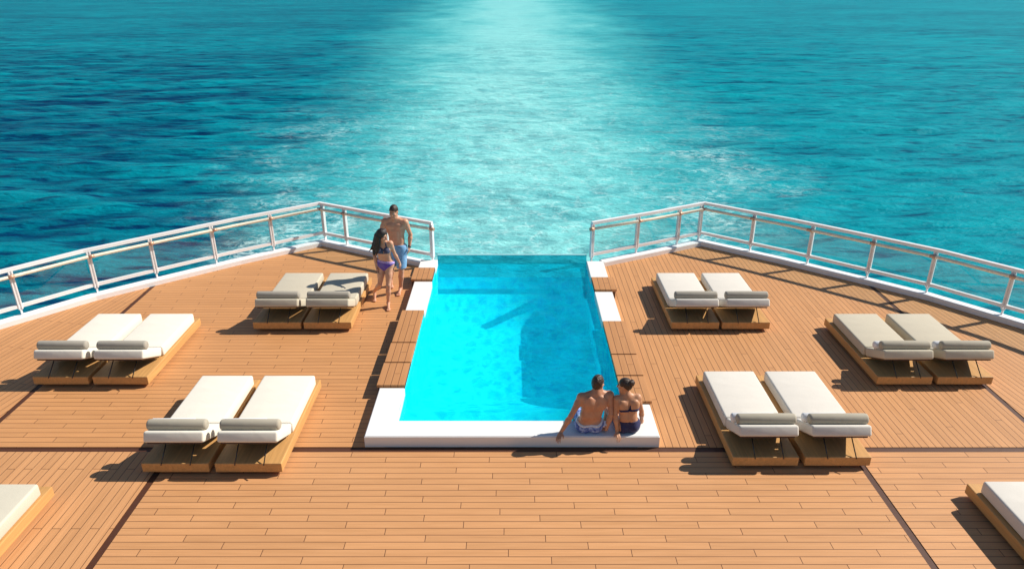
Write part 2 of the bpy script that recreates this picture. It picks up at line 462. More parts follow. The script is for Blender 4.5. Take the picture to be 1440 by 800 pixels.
# dark bed under the seams
bm = bmesh.new()
rp = [(1.72, 8.6), (at_y(KMID, 8.6), 8.6)] + [p for p in KMID if p[1] > 8.6][::-1] + [(1.72, k_in[0][1] - 0.12)]
add_prism(bm, rp, -0.08, T - 0.003); add_prism(bm, mirror(rp)[::-1], -0.08, T - 0.003)
x86 = at_y(KMID, 8.6)
kb = [p for p in KMID if p[1] < 8.6]
half = kb[::-1] + [(x86, 8.6)]
add_prism(bm, half + mirror(half)[::-1], -0.08, T - 0.003)
bmesh.ops.recalc_face_normals(bm, faces=bm.faces[:])
tag(mesh_obj('deck_base', bm, M['caulk']), kind='structure')
# kerb
for pts in (EDGE, EDGE_L):
    bm = bmesh.new()
    mid = offset(pts, 0.10); 
    if mid[3][1] < pts[3][1]: mid = offset(pts, -0.10)
    sweep_rect(bm, mid, 0.20, 0.105, 0.0525)
    bmesh.ops.bevel(bm, geom=[e for e in bm.edges if e.calc_length() > 0.5 and all(abs(v.co.z - 0.105) < 1e-4 for v in e.verts)], offset=0.012, segments=2, affect='EDGES')
    tag(mesh_obj('kerb', bm, M['white_paint']), kind='structure')
# hull skirt down to the sea
hp = offset(EDGE, 0.195); 
if hp[3][1] < EDGE[3][1]: hp = offset(EDGE, -0.195)
loop = [(0, hp[0][1] + 0.05), (1.72, hp[0][1] + 0.05)] + hp[1:]
loop = mirror(loop[1:])[::-1] + loop
bm = bmesh.new()
top = [bm.verts.new((x, y, -0.002 if abs(x) > 1.73 else (-1.55 if abs(x) < 1.7 else -0.05))) for x, y in loop]
bot = [bm.verts.new((x * 0.94, y - 1.2 if y > 10 else y, SEA_Z - 1.0)) for x, y in loop]
for i in range(len(loop) - 1):
    if abs(loop[i][0]) < 1.73 and abs(loop[i + 1][0]) < 1.73:
        x0, y0 = loop[i]; x1, y1 = loop[i + 1]
        a = bm.verts.new((x0, y0, -1.55)); b = bm.verts.new((x1, y1, -1.55))
        bm.faces.new((bot[i], bot[i + 1], b, a))
    else:
        bm.faces.new((bot[i], bot[i + 1], top[i + 1], top[i]))
tag(mesh_obj('hull', bm, M['white_paint']), 'white hull of the ship below the deck', 'hull', kind='thing')

# ------------------------------------------------------------------ pool
PW, PY0, PY1 = 1.64, 8.54, 14.90
WATER_Z = 0.03
def tile_mat():
    k = NT('pool_tiles')
    v = k.coord()
    x, y, z = k.sep(v)[:3]
    cell = lambda a: k.math('FLOOR', k.math('MULTIPLY', a, 20.0))
    wn = k.n('ShaderNodeTexWhiteNoise', noise_dimensions='3D'); k.put(wn.inputs['Vector'], k.comb(cell(x), cell(y), cell(z)))
    n = k.noise(v, 3.4, 5, 0.62, 1.6)
    n2 = k.noise(v, 1.3, 3, 0.55, 0.8)
    # caustic dapple painted into the tile colour: blue cells in a light net
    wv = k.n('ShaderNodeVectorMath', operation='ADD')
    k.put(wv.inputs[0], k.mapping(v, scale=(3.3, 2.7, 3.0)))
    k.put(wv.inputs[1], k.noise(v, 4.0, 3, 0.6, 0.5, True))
    caustic_net = k.voronoi(wv.outputs[0], 1.0, 'DISTANCE_TO_EDGE')
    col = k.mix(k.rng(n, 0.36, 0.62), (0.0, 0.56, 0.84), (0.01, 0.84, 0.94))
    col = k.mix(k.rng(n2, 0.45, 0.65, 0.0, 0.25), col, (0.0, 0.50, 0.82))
    col = k.mix(k.rng(caustic_net, 0.02, 0.30, 0.75, 0.0, True), col, (0.04, 1.0, 0.99))
    col = k.mix(k.math('MULTIPLY', wn.outputs['Value'], 0.18), col, (0.0, 0.50, 0.80))
    return k.surf(k.principled(col, 0.8, **{'Specular IOR Level': 0.04}))
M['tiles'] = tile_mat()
def water_mat():
    """clear tinted water: lets the sun through to the tiles, scatters a little, reflects the sky"""
    k = NT('pool_water')
    v = k.coord()
    rip = k.noise(v, 2.6, 3, 0.55, 0.9)
    rip2 = k.noise(v, 8.0, 2, 0.5, 0.5)
    rip3 = k.noise(k.mapping(v, scale=(1.0, 1.6, 1)), 6.0, 3, 0.6, 0.8)
    nrm = k.bump(k.math('ADD', k.math('MULTIPLY', rip3, 0.6), k.math('MULTIPLY', rip2, 0.2)), 0.5, 0.02)
    tr = k.n('ShaderNodeBsdfTransparent'); tr.inputs[0].default_value = (0.42, 0.99, 1.0, 1)
    df = k.n('ShaderNodeBsdfDiffuse'); df.inputs[0].default_value = (0.0, 0.61, 0.94, 1)
    k.put(df.inputs['Normal'], nrm)
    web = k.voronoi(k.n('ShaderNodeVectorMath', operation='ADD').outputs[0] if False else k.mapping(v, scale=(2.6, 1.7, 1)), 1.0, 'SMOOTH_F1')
    rf = k.n('ShaderNodeBsdfRefraction'); rf.inputs['IOR'].default_value = 1.333; rf.inputs['Roughness'].default_value = 0.0
    rf.inputs['Color'].default_value = (0.42, 0.99, 1.0, 1)
    big = k.noise(k.mapping(v, scale=(1.0, 0.8, 1)), 3.4, 3, 0.55, 1.0)
    k.put(rf.inputs['Normal'], k.bump(k.math('ADD', big, k.math('MULTIPLY', rip3, 0.35)), 1.0, 0.16))
    see = k.n('ShaderNodeMixShader'); see.inputs[0].default_value = 0.14
    k.t.links.new(tr.outputs[0], see.inputs[1]); k.t.links.new(rf.outputs[0], see.inputs[2])
    m1 = k.n('ShaderNodeMixShader')
    k.put(m1.inputs[0], k.math('ADD', k.rng(rip3, 0.36, 0.64, 0.15, 0.25, True), k.rng(web, 0.25, 0.62, -0.03, 0.06)))  # caustic light pattern put in by varying the scatter share
    k.t.links.new(see.outputs[0], m1.inputs[1]); k.t.links.new(df.outputs[0], m1.inputs[2])
    gl = k.n('ShaderNodeBsdfGlossy'); gl.inputs['Roughness'].default_value = 0.05
    k.put(gl.inputs['Normal'], nrm)
    lw = k.n('ShaderNodeLayerWeight'); lw.inputs[0].default_value = 0.5; k.put(lw.inputs['Normal'], nrm)
    f = k.math('ADD', k.math('MULTIPLY', k.math('POWER', lw.outputs['Facing'], 5.0), 0.22), 0.01)
    mx = k.n('ShaderNodeMixShader'); k.put(mx.inputs[0], f)
    k.t.links.new(m1.outputs[0], mx.inputs[1]); k.t.links.new(gl.outputs[0], mx.inputs[2])
    return k.surf(mx.outputs[0])
M['pool_water'] = water_mat()
def floor_z(y):
    st = lambda t: max(0.0, min(1.0, t)) ** 1.15
    return -1.12 + 0.90 * st((11.1 - y) / 1.7) + 0.80 * st((y - 13.9) / 1.0)
bm = bmesh.new()
yy = [PY0 - 0.02 + (PY1 - PY0 + 0.02) * i / 40 for i in range(41)]
fl = [[bm.verts.new((sx * PW, y, floor_z(y))) for sx in (-1, 1)] for y in yy]
tp = [[bm.verts.new((sx * PW, y, 0.10)) for sx in (-1, 1)] for y in yy]
for i in range(len(yy) - 1):
    bm.faces.new((fl[i][0], fl[i][1], fl[i + 1][1], fl[i + 1][0]))
    bm.faces.new((fl[i][1], tp[i][1], tp[i + 1][1], fl[i + 1][1]))
    bm.faces.new((tp[i][0], fl[i][0], fl[i + 1][0], tp[i + 1][0]))
bm.faces.new((fl[0][1], fl[0][0], tp[0][0], tp[0][1]))
basin_root = empty('swimming_pool', (0, 0, 0))
tag(basin_root, 'aft infinity pool of bright cyan water between the two decks', 'pool')
for fc in bm.faces: fc.smooth = abs(fc.calc_center_median().x) < 0.5 and fc.calc_center_median().y > PY0
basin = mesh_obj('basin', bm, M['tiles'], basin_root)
bx = np.linspace(-PW + 0.002, PW - 0.002, 110); by = np.linspace(PY0 - 0.018, PY1 - 0.004, 210)
BX, BY = np.meshgrid(bx, by); BZ = np.zeros_like(BX)
for i in range(34):
    lam = 0.28 * 5.0 ** rs.rand(); th = rs.rand() * 6.28
    BZ += 0.0020 * lam ** 1.1 * np.sin((math.cos(th) * BX + math.sin(th) * BY) * 2 * math.pi / lam + rs.rand() * 6.28)
iw = np.arange(BX.size).reshape(BX.shape)
wq = np.stack([iw[:-1, :-1].ravel(), iw[:-1, 1:].ravel(), iw[1:, 1:].ravel(), iw[1:, :-1].ravel()], 1)
water = np_obj('water_surface', np.stack([BX.ravel(), BY.ravel(), BZ.ravel() + WATER_Z], 1), wq, M['pool_water'], basin_root)
bm = bmesh.new(); add_box(bm, (0, PY1 + 0.03, -0.685), (2 * PW + 0.02, 0.056, 1.77), 0.006)
mesh_obj('glass_end_wall', bm, M['pool_glass'], basin_root)
bm = bmesh.new(); add_box(bm, (0, PY1 + 0.03, 0.209), (2 * PW + 0.02, 0.060, 0.014), 0.003, 1)
mesh_obj('glass_edge', bm, M['pale_edge'], basin_root)

# white U-shaped coping and the raised blocks beside the pool
bm = bmesh.new()
U = [(-2.01, 8.175), (2.01, 8.175), (2.01, 8.98), (PW - 0.01, 8.98), (PW - 0.01, PY0), (-PW + 0.01, PY0), (-PW + 0.01, 9.43), (-2.01, 9.43)]
add_prism(bm, U, 0.0, 0.17)
bmesh.ops.bevel(bm, geom=[e for e in bm.edges if all(abs(v.co.z - 0.17) < 1e-4 for v in e.verts)], offset=0.010, segments=2, affect='EDGES')
tag(mesh_obj('pool_coping', bm, M['coping_white']), 'broad white U-shaped coping slab round the near end of the pool', 'coping')

def block(x0, x1, y0, y1, label, zt=0.165):
    bm = bmesh.new(); add_box(bm, ((x0 + x1) / 2, (y0 + y1) / 2, zt / 2), (x1 - x0, y1 - y0, zt), 0.009)
    tag(mesh_obj('coping_block', bm, M['coping_white']), label, 'pool edging', 'white blocks edging the pool')
block(-1.99, -PW + 0.01, 12.13, 13.53, 'long white edging block on the left side of the pool beside the strolling couple')
block(-2.00, -PW + 0.01, 14.24, 14.74, 'small white edging block at the foot of the left railing end')
block(PW - 0.01, 1.98, 11.68, 13.02, 'long white edging block on the right side of the pool')
block(PW - 0.01, 1.99, 13.71, 14.66, 'white edging block at the foot of the right railing end')
def step(x0, x1, y0, y1, label):
    r = empty('wooden_step', ((x0 + x1) / 2, (y0 + y1) / 2, 0))
    tag(r, label, 'pool step', 'teak steps edging the pool')
    w, l = x1 - x0, y1 - y0
    bm = bmesh.new(); add_box(bm, (0, 0, 0.075), (w - 0.04, l - 0.04, 0.15))
    mesh_obj('plinth', bm, M['dark_wood'], r)
    bm = bmesh.new(); add_box(bm, (0, 0, 0.175), (w, l, 0.05), 0.005)
    mesh_obj('tread', bm, M['step_wood'], r)
step(-2.07, -PW + 0.01, 13.57, 14.20, 'small teak step near the left railing end, between two white blocks')
step(-2.04, -PW + 0.01, 10.85, 12.10, 'longest teak step on the left pool edge')
step(-2.05, -PW + 0.01, 10.17, 10.82, 'middle one of three adjoining teak steps on the left pool edge')
step(-2.06, -PW + 0.01, 9.46, 10.14, 'teak step touching the white coping on the left pool edge')
step(PW - 0.01, 2.07, 13.05, 13.68, 'small teak step near the right railing end, between two white blocks')
step(PW - 0.01, 2.05, 10.44, 11.65, 'longest teak step on the right pool edge')
step(PW - 0.01, 2.05, 9.76, 10.41, 'middle one of three adjoining teak steps on the right pool edge')
step(PW - 0.01, 2.05, 9.01, 9.73, 'teak step touching the white coping behind the seated woman')

# ------------------------------------------------------------------ railings
POSTS = [1.74, 2.81, 3.85, 4.43, 5.45, 6.46, 7.40, 8.25, 9.13, 9.95, 10.7]
def railing(side, label):
    r = empty('deck_railing', (side * 4.5, 16.1, 0)); tag(r, label, 'railing', 'glass railings round the aft deck')
    inv = Matrix.Translation((-side * 4.5, -16.1, 0))
    line = offset(EDGE, 0.15)
    if line[3][1] < EDGE[3][1]: line = offset(EDGE, -0.15)
    inb = offset(EDGE, 0.07)
    if inb[3][1] < EDGE[3][1]: inb = offset(EDGE, -0.07)
    start = (1.72, line[0][1] - 0.11)
    start_in = (1.72, inb[0][1] - 0.10)
    line = [start] + line[1:9]; inb = [start_in] + inb[1:9]
    sg = lambda pts: [(side * x, y) for x, y in pts]
    def fin(name, bm, mat, smooth=False, parent=r):
        bm.transform(inv)
        bmesh.ops.recalc_face_normals(bm, faces=bm.faces[:])
        return mesh_obj(name, bm, mat, parent, smooth)
    bm = bmesh.new(); sweep_rect(bm, sg(line), 0.07, 0.062, 1.0); fin('top_rail', bm, M['white_paint'])
    bm = bmesh.new(); sweep_rect(bm, sg(line), 0.055, 0.065, 0.275); fin('bottom_rail', bm, M['white_paint'])
    bm = bmesh.new(); add_tube(bm, [(x, y, 0.885) for x, y in sg(inb)], 0.033, 12); fin('handrail', bm, M['handrail'])
    def pt(pts, x):
        return at_x(pts, x) if x <= pts[2][0] or True else None
    def place(x):
        # first hit along the polyline
        for (x0, y0), (x1, y1) in zip(line[:-1], line[1:]):
            if x0 - 1e-6 <= x <= x1 + 1e-6:
                t = Vector((x1 - x0, y1 - y0)).normalized()
                return Vector((x, y0 + (y1 - y0) * (x - x0) / (x1 - x0))), t
    pp = [p for p in (place(x) for x in POSTS) if p]
    for p, t in pp:
        ang = math.atan2(t.y, t.x * side)
        rot = Matrix.Rotation(ang, 3, 'Z')
        bm = bmesh.new()
        for s in (-1, 1):
            d = rot @ Vector((0.025 * s, 0, 0))
            add_box(bm, (side * p.x + d.x, p.y + d.y, 0.59), (0.026, 0.075, 0.755), 0.004, 1, rot)
        add_box(bm, (side * p.x, p.y, 0.60), (0.03, 0.035, 0.72), 0, 1, rot)
        add_box(bm, (side * p.x, p.y, 0.155), (0.03, 0.05, 0.13), 0, 1, rot)
        po = fin('post', bm, M['white_paint'])
        q = min(((Vector(a) * 0 + Vector((x0 + (x1 - x0) * u, y0 + (y1 - y0) * u))) for (x0, y0), (x1, y1) in zip(inb[:-1], inb[1:]) for u in [i / 12 for i in range(13)] for a in [(0, 0)]), key=lambda w: (w - p).length)
        bm = bmesh.new()
        add_tube(bm, [(side * p.x, p.y, 0.845), (side * (p.x + q.x) / 2, (p.y + q.y) / 2, 0.835), (side * q.x, q.y, 0.86)], 0.011, 8)
        tt = Vector((t.x * side, t.y, 0)) * 0.05
        add_tube(bm, [(side * q.x - tt.x, q.y - tt.y, 0.885), (side * q.x + tt.x, q.y + tt.y, 0.885)], 0.037, 12)
        fin('bracket', bm, M['bracket'], parent=po)
    for (p, t), (q, u) in zip(pp[:-1], pp[1:]):
        d = (q - p).normalized() * 0.045
        mids = [v for v in (Vector(l) for l in line) if p.x + 0.05 < v.x < q.x - 0.05]
        bm = bmesh.new()
        sweep_rect(bm, [(side * v.x, v.y) for v in [p + d] + mids + [q - d]], 0.012, 0.665, 0.638)
        fin('glass_pane', bm, M['glass'])
railing(-1, 'white railing with glass panes and pale wood handrail left of the pool')
railing(1, 'white railing with glass panes and pale wood handrail right of the pool')

# ------------------------------------------------------------------ loungers
LW, LL = 0.86, 2.08
def rounded(bm, c, s, bev, rot=None, puff=0.0):
    n0 = len(bm.verts)
    add_box(bm, c, s, bev, 4, rot)
ALPHA = R(24.5)
def lounger_parts():
    """local origin: middle of the head-end edge on the deck; +y towards the foot"""
    bm = bmesh.new(); add_box(bm, (0, LL / 2, 0.1175), (LW, LL, 0.135), 0.010, 2)
    base = bm
    bm = bmesh.new(); add_box(bm, (0, LL / 2 + 0.02, 0.026), (LW - 0.16, LL - 0.14, 0.052)); plinth = bm
    # flat mattress
    bm = bmesh.new(); add_box(bm, (0.015, 1.293, 0.272), (0.775, 1.255, 0.17), 0.030, 4); matt = bm
    # raised back cushion
    rot = Matrix.Rotation(-ALPHA, 3, 'X')
    ln = 0.600; th = 0.145
    hinge = Vector((0.015, 0.655, 0.352))
    c = hinge + rot @ Vector((0, -ln / 2, -th / 2))
    bm = bmesh.new(); add_box(bm, c, (0.775, ln, th), 0.030, 4, rot); back = bm
    # board under the back cushion
    bc = hinge + rot @ Vector((0, -ln / 2 + 0.01, -th - 0.012))
    bm = bmesh.new(); add_box(bm, bc, (0.70, ln - 0.06, 0.018), 0.003, 1, rot); board = bm
    # bolster
    b = hinge + rot @ Vector((0, -ln + 0.125, 0.066))
    bm = bmesh.new()
    rad = 0.072
    prof = [(-0.385, 0.02), (-0.383, 0.050), (-0.372, 0.066), (-0.35, rad), (0, rad + 0.003), (0.35, rad), (0.372, 0.066), (0.383, 0.050), (0.385, 0.02)]
    add_tube(bm, [b + Vector((x, 0, 0)) for x, _ in prof], [q for _, q in prof], 24)
    bol = bm
    struts = []
    for sx in (-0.17, 0.20):
        bm = bmesh.new()
        top = hinge + rot @ Vector((sx, -0.42, -th - 0.02))
        add_tube(bm, [top, (top.x, top.y - 0.24, 0.184)], 0.008, 8)
        struts.append(bm)
    return base, plinth, matt, back, board, bol, struts
def build_lounger():
    r = empty('sun_lounger')
    base, plinth, matt, back, board, bol, struts = lounger_parts()
    b = mesh_obj('platform', base, M['lounger_wood'], r)
    mesh_obj('plinth', plinth, M['dark_wood'], b)
    mesh_obj('mattress', matt, M['cream'], r, True)
    bc = mesh_obj('back_cushion', back, M['cream'], r, True)
    mesh_obj('backrest_board', board, M['dark_wood'], r)
    mesh_obj('bolster', bol, M['taupe'], r)
    for s in struts: mesh_obj('strut', s, M['steel'], r)
    return r
def copy_tree(o, parent=None):
    c = o.copy(); COL.objects.link(c); c.parent = parent
    for ch in list(o.children): copy_tree(ch, c)
    return c
proto = build_lounger()
def recolor(root, cm, bmname):
    for ch in root.children:
        kn = ch.name.split('.')[0]
        if kn in ('mattress', 'back_cushion', 'bolster'):
            me = ch.data
            key = (me.name.split('|')[0], cm if kn != 'bolster' else bmname)
            if key not in MESHES:
                m2 = me.copy(); m2.name = me.name.split('|')[0] + '|' + key[1]
                m2.materials[0] = M[key[1]]; MESHES[key] = m2
            ch.data = MESHES[key]
MESHES = {}
LOUNGERS = [
    # x centre, y, cushion, bolster, towel, mirror offset, label, towel label
    (-4.325, 7.57, 'cream', 'taupe', 1, 'cream lounger on the railing side of the pair left of the white coping corner', 'white rolled towel on the cream lounger second from the left coping corner'),
    (-3.385, 7.57, 'cream', 'taupe', 1, 'cream lounger on the pool side of the pair left of the white coping corner', 'white rolled towel on the cream lounger closest to the left coping corner'),
    (-7.03, 9.72, 'cream', 'greige', 1, 'cream lounger nearest the left railing, over the slanting deck seam', 'white rolled towel on the cream lounger nearest the left railing'),
    (-6.10, 9.72, 'cream', 'greige', 1, 'cream lounger with grey bolster, inner one of the pair by the left railing', 'white rolled towel on the inner cream lounger by the left railing'),
    (-4.23, 11.62, 'beige', 'greige', 0, 'beige lounger farther from the strolling couple in the far pair left of the pool', None),
    (-3.32, 11.62, 'beige', 'greige', 0, 'beige lounger right beside the strolling couple', None),
    (3.30, 7.70, 'white', 'taupe', 1, 'white lounger on the pool side of the pair right of the seated couple', 'white rolled towel on the white lounger closest to the seated woman'),
    (4.24, 7.70, 'white', 'taupe', 1, 'white lounger on the railing side of the pair right of the seated couple', 'white rolled towel on the outer white lounger right of the seated couple'),
    (6.12, 9.72, 'beige', 'taupe', 1, 'beige lounger on the pool side of the pair near the right railing', 'white rolled towel on the inner beige lounger near the right railing'),
    (7.06, 9.72, 'beige', 'taupe', 1, 'beige lounger nearest the right railing', 'white rolled towel on the beige lounger nearest the right railing'),
    (3.30, 11.62, 'white', 'greige', 0, 'white lounger closest to the right pool edge in the far pair without towels', None),
    (4.21, 11.62, 'white', 'greige', 0, 'white lounger on the railing side of the far pair without towels', None),
    (-6.06, 5.05, 'stone', 'taupe', 0, 'pale stone coloured lounger cut off at the lower left corner', None),
    (6.03, 5.10, 'white', 'taupe', 0, 'white lounger cut off at the lower right corner', None),
]
first = True
for (x, y, cm, bo, tw, lab, tlab) in LOUNGERS:
    o = proto if first else copy_tree(proto); first = False
    o.location = (x, y, 0.0)
    tag(o, lab, 'sun lounger', 'sun loungers on the aft deck')
    recolor(o, cm, bo)
    if tw:
        bm = bmesh.new()
        rot = Matrix.Rotation(-ALPHA, 3, 'X')
        hinge = Vector((0.015, 0.655, 0.352)); ln = 0.6
        b = hinge + rot @ Vector((-0.05, -ln + 0.275, 0.060))
        prof = [(-0.36, 0.02), (-0.355, 0.050), (-0.34, 0.062), (0.20, 0.064), (0.215, 0.05), (0.22, 0.02)]
        add_tube(bm, [b + Vector((q, 0, 0)) for q, _ in prof], [w for _, w in prof], 20)
        t = mesh_obj('rolled_towel', bm, M['towel']); t.location = (x, y, 0)
        tag(t, tlab, 'towel', 'rolled towels behind the bolsters')
# ------------------------------------------------------------------ people: smooth distance fields turned into one continuous skin
V3 = lambda *a: np.array(a, float)
class Field:
    def __init__(self, lo, hi, h):
        self.lo = V3(*lo); self.h = h
        self.n = np.ceil((V3(*hi) - self.lo) / h).astype(int) + 1
        self.ax = [self.lo[i] + h * np.arange(self.n[i]) for i in range(3)]
        self.F = np.full(tuple(self.n), 0.12)
    def region(self, lo, hi):
        a = np.clip(np.floor((np.array(lo) - self.lo) / self.h).astype(int), 0, self.n - 1)
        b = np.clip(np.ceil((np.array(hi) - self.lo) / self.h).astype(int) + 1, 1, self.n)
        return tuple(slice(a[i], max(b[i], a[i] + 1)) for i in range(3))
    def pts(self, sl):
        return np.meshgrid(*[self.ax[i][sl[i]] for i in range(3)], indexing='ij')
    def blend(self, sl, d, k, sub=False):
        f = self.F[sl]
        if sub:      # smooth carve
            d = -d
            h = np.clip(0.5 - 0.5 * (f - d) / k, 0, 1)
            self.F[sl] = f * (1 - h) + d * h + k * h * (1 - h)
        else:
            h = np.clip(0.5 + 0.5 * (f - d) / k, 0, 1)
            self.F[sl] = f * (1 - h) + d * h - k * h * (1 - h)
    def cone(self, a, b, ra, rb, k=0.02, flat=None, sub=False):
        """rounded cone; flat=(direction, factor) squashes its section along that direction"""
        a, b = np.asarray(a, float), np.asarray(b, float)
        m = max(ra, rb) + 0.07
        sl = self.region(np.minimum(a, b) - m, np.maximum(a, b) + m)
        P = self.pts(sl)
        Q = [P[i] - a[i] for i in range(3)]
        ab = b - a; s = 1.0
        if flat is not None:
            n = np.asarray(flat[0], float); n = n / np.linalg.norm(n); s = flat[1]
            q = Q[0] * n[0] + Q[1] * n[1] + Q[2] * n[2]; e = (1 / s - 1)
            Q = [Q[i] + n[i] * q * e for i in range(3)]
            ab = ab + n * ab.dot(n) * e
        t = np.clip((Q[0] * ab[0] + Q[1] * ab[1] + Q[2] * ab[2]) / max(ab.dot(ab), 1e-9), 0, 1)
        d = np.sqrt(sum((Q[i] - ab[i] * t) ** 2 for i in range(3))) - (ra + (rb - ra) * t)
        self.blend(sl, d * min(s, 1.0) ** 0.5, k, sub)
    def ell(self, c, axes, radii, k=0.02, sub=False):
        c = np.asarray(c, float); A = [np.asarray(x, float) for x in axes]
        m = max(radii) + 0.07
        sl = self.region(c - m, c + m)
        P = self.pts(sl); Q = [P[i] - c[i] for i in range(3)]
        L = [sum(Q[i] * a[i] for i in range(3)) for a in A]
        k0 = np.sqrt(sum((l / r) ** 2 for l, r in zip(L, radii))) + 1e-9
        k1 = np.sqrt(sum((l / (r * r)) ** 2 for l, r in zip(L, radii))) + 1e-9
        self.blend(sl, k0 * (k0 - 1) / k1, k, sub)
    def mesh(self):
        F = self.F; h = self.h; nx, ny, nz = F.shape
        C = [F[i:nx - 1 + i, j:ny - 1 + j, l:nz - 1 + l] for i in (0, 1) for j in (0, 1) for l in (0, 1)]
        neg = sum((c < 0).astype(np.int8) for c in C)
        act = (neg > 0) & (neg < 8)
        ids = np.full(act.shape, -1, np.int64); cells = np.argwhere(act); ids[act] = np.arange(len(cells))
        acc = np.zeros((len(cells), 3)); cnt = np.zeros(len(cells))
        corner = [(i, j, l) for i in (0, 1) for j in (0, 1) for l in (0, 1)]
        vals = [F[cells[:, 0] + i, cells[:, 1] + j, cells[:, 2] + l] for i, j, l in corner]
        for u in range(8):
            for w in range(u + 1, 8):
                cu, cw = np.array(corner[u]), np.array(corner[w])
                if abs(cu - cw).sum() != 1: continue
                a, b = vals[u], vals[w]
                m = (a < 0) != (b < 0)
                t = np.where(m, a / np.where(m, a - b, 1), 0)
                acc += np.where(m[:, None], cu + (cw - cu) * t[:, None], 0); cnt += m
        V = self.lo + h * (cells + acc / cnt[:, None])
        faces = []
        for ax in range(3):
            o1, o2 = [(1, 2), (2, 0), (0, 1)][ax]
            sl0 = [slice(None)] * 3; sl1 = [slice(None)] * 3
            sl0[ax] = slice(0, -1); sl1[ax] = slice(1, None)
            a = F[tuple(sl0)] < 0; b = F[tuple(sl1)] < 0
            ch = np.argwhere(a != b)
            sgn = a[tuple(ch.T)]
            ok = np.ones(len(ch), bool)
            for o in (o1, o2): ok &= (ch[:, o] > 0) & (ch[:, o] < F.shape[o] - 1)
            ch = ch[ok]; sgn = sgn[ok]
            def cid(d1, d2):
                c = ch.copy(); c[:, o1] -= d1; c[:, o2] -= d2
                return ids[tuple(c.T)]
            q = np.stack([cid(1, 1), cid(0, 1), cid(0, 0), cid(1, 0)], 1)
            q[~sgn] = q[~sgn][:, ::-1]
            faces.append(q)
        Fq = np.concatenate(faces)
        Fq = Fq[(Fq >= 0).all(1)]
        return V, Fq

def unit(v):
    v = np.asarray(v, float); return v / np.linalg.norm(v)

def skin_mat(name, tone):
    k = NT(name)
    v = k.coord()
    n1 = k.noise(v, 9.0, 4, 0.6); n2 = k.noise(v, 60.0, 3, 0.6)
    col = k.mix(k.rng(n1, 0.35, 0.7), tone, (tone[0] * 0.86, tone[1] * 0.74, tone[2] * 0.70))
    col = k.mix(k.rng(n2, 0.4, 0.7, 0, 0.18), col, tuple(c * 1.15 for c in tone))
    return k.surf(k.principled(col, k.rng(n1, 0.3, 0.7, 0.40, 0.52), k.bump(n2, 0.12, 0.004),
                               **{'Subsurface Weight': 0.08, 'Subsurface Scale': 0.02, 'Subsurface Radius': (1.0, 0.35, 0.2), 'Specular IOR Level': 0.4}))
def hair_mat(name, tone):
    k = NT(name)
    v = k.coord()
    st = k.noise(k.mapping(v, scale=(70, 70, 9)), 1.0, 4, 0.65, 0.5)
    col = k.mix(k.rng(st, 0.3, 0.7), tuple(c * 0.5 for c in tone), tuple(c * 1.7 for c in tone))
    return k.surf(k.principled(col, 0.42, k.bump(st, 0.8, 0.012), **{'Specular IOR Level': 0.45}))
def cloth_mat(name, tone, tone2=None, scale=30.0):
    k = NT(name)
    v = k.coord()
    n = k.noise(v, scale, 3, 0.6); w = k.noise(v, 14.0, 3, 0.6, 0.6)
    col = k.mix(k.rng(n, 0.42, 0.6), tone, tone2 or tuple(c * 0.8 for c in tone))
    return k.surf(k.principled(col, 0.75, k.bump(w, 0.5, 0.012), **{'Sheen Weight': 0.1}))
M['skin_tan'] = skin_mat('tanned_skin', (0.66, 0.35, 0.215))
M['skin_olive'] = skin_mat('olive_skin', (0.54, 0.275, 0.160))
M['skin_fair'] = skin_mat('fair_tanned_skin', (0.68, 0.38, 0.24))
M['skin_gold'] = skin_mat('golden_skin', (0.58, 0.31, 0.175))
M['hair_black'] = hair_mat('black_hair', (0.018, 0.010, 0.008))
M['hair_brown'] = hair_mat('dark_brown_hair', (0.040, 0.020, 0.012))
M['denim_blue'] = cloth_mat('pale_blue_trunks', (0.20, 0.42, 0.66), (0.16, 0.34, 0.58))
M['navy'] = cloth_mat('navy_swimwear', (0.012, 0.014, 0.085))
M['slate'] = cloth_mat('dark_grey_blue_bikini', (0.055, 0.06, 0.12))
M['purple'] = cloth_mat('violet_bikini', (0.11, 0.05, 0.40), (0.16, 0.11, 0.38), 9.0)
M['lilac'] = cloth_mat('lilac_waistband', (0.46, 0.33, 0.72))
M['blue_trunk'] = cloth_mat('blue_patterned_trunks', (0.025, 0.07, 0.36), (0.30, 0.42, 0.74), 16.0)
M['white_cloth'] = cloth_mat('white_waistband', (0.78, 0.80, 0.84))
M['eye'] = paint_mat('dark_eye', (0.03, 0.02, 0.015), 0.15, 0.0)
M['eye_white'] = paint_mat('eye_white', (0.72, 0.70, 0.68), 0.15, 0.0)
M['lips'] = paint_mat('lips', (0.42, 0.15, 0.12), 0.4, 0.0)
M['watch'] = paint_mat('black_watch_strap', (0.03, 0.03, 0.035), 0.4, 0.0)

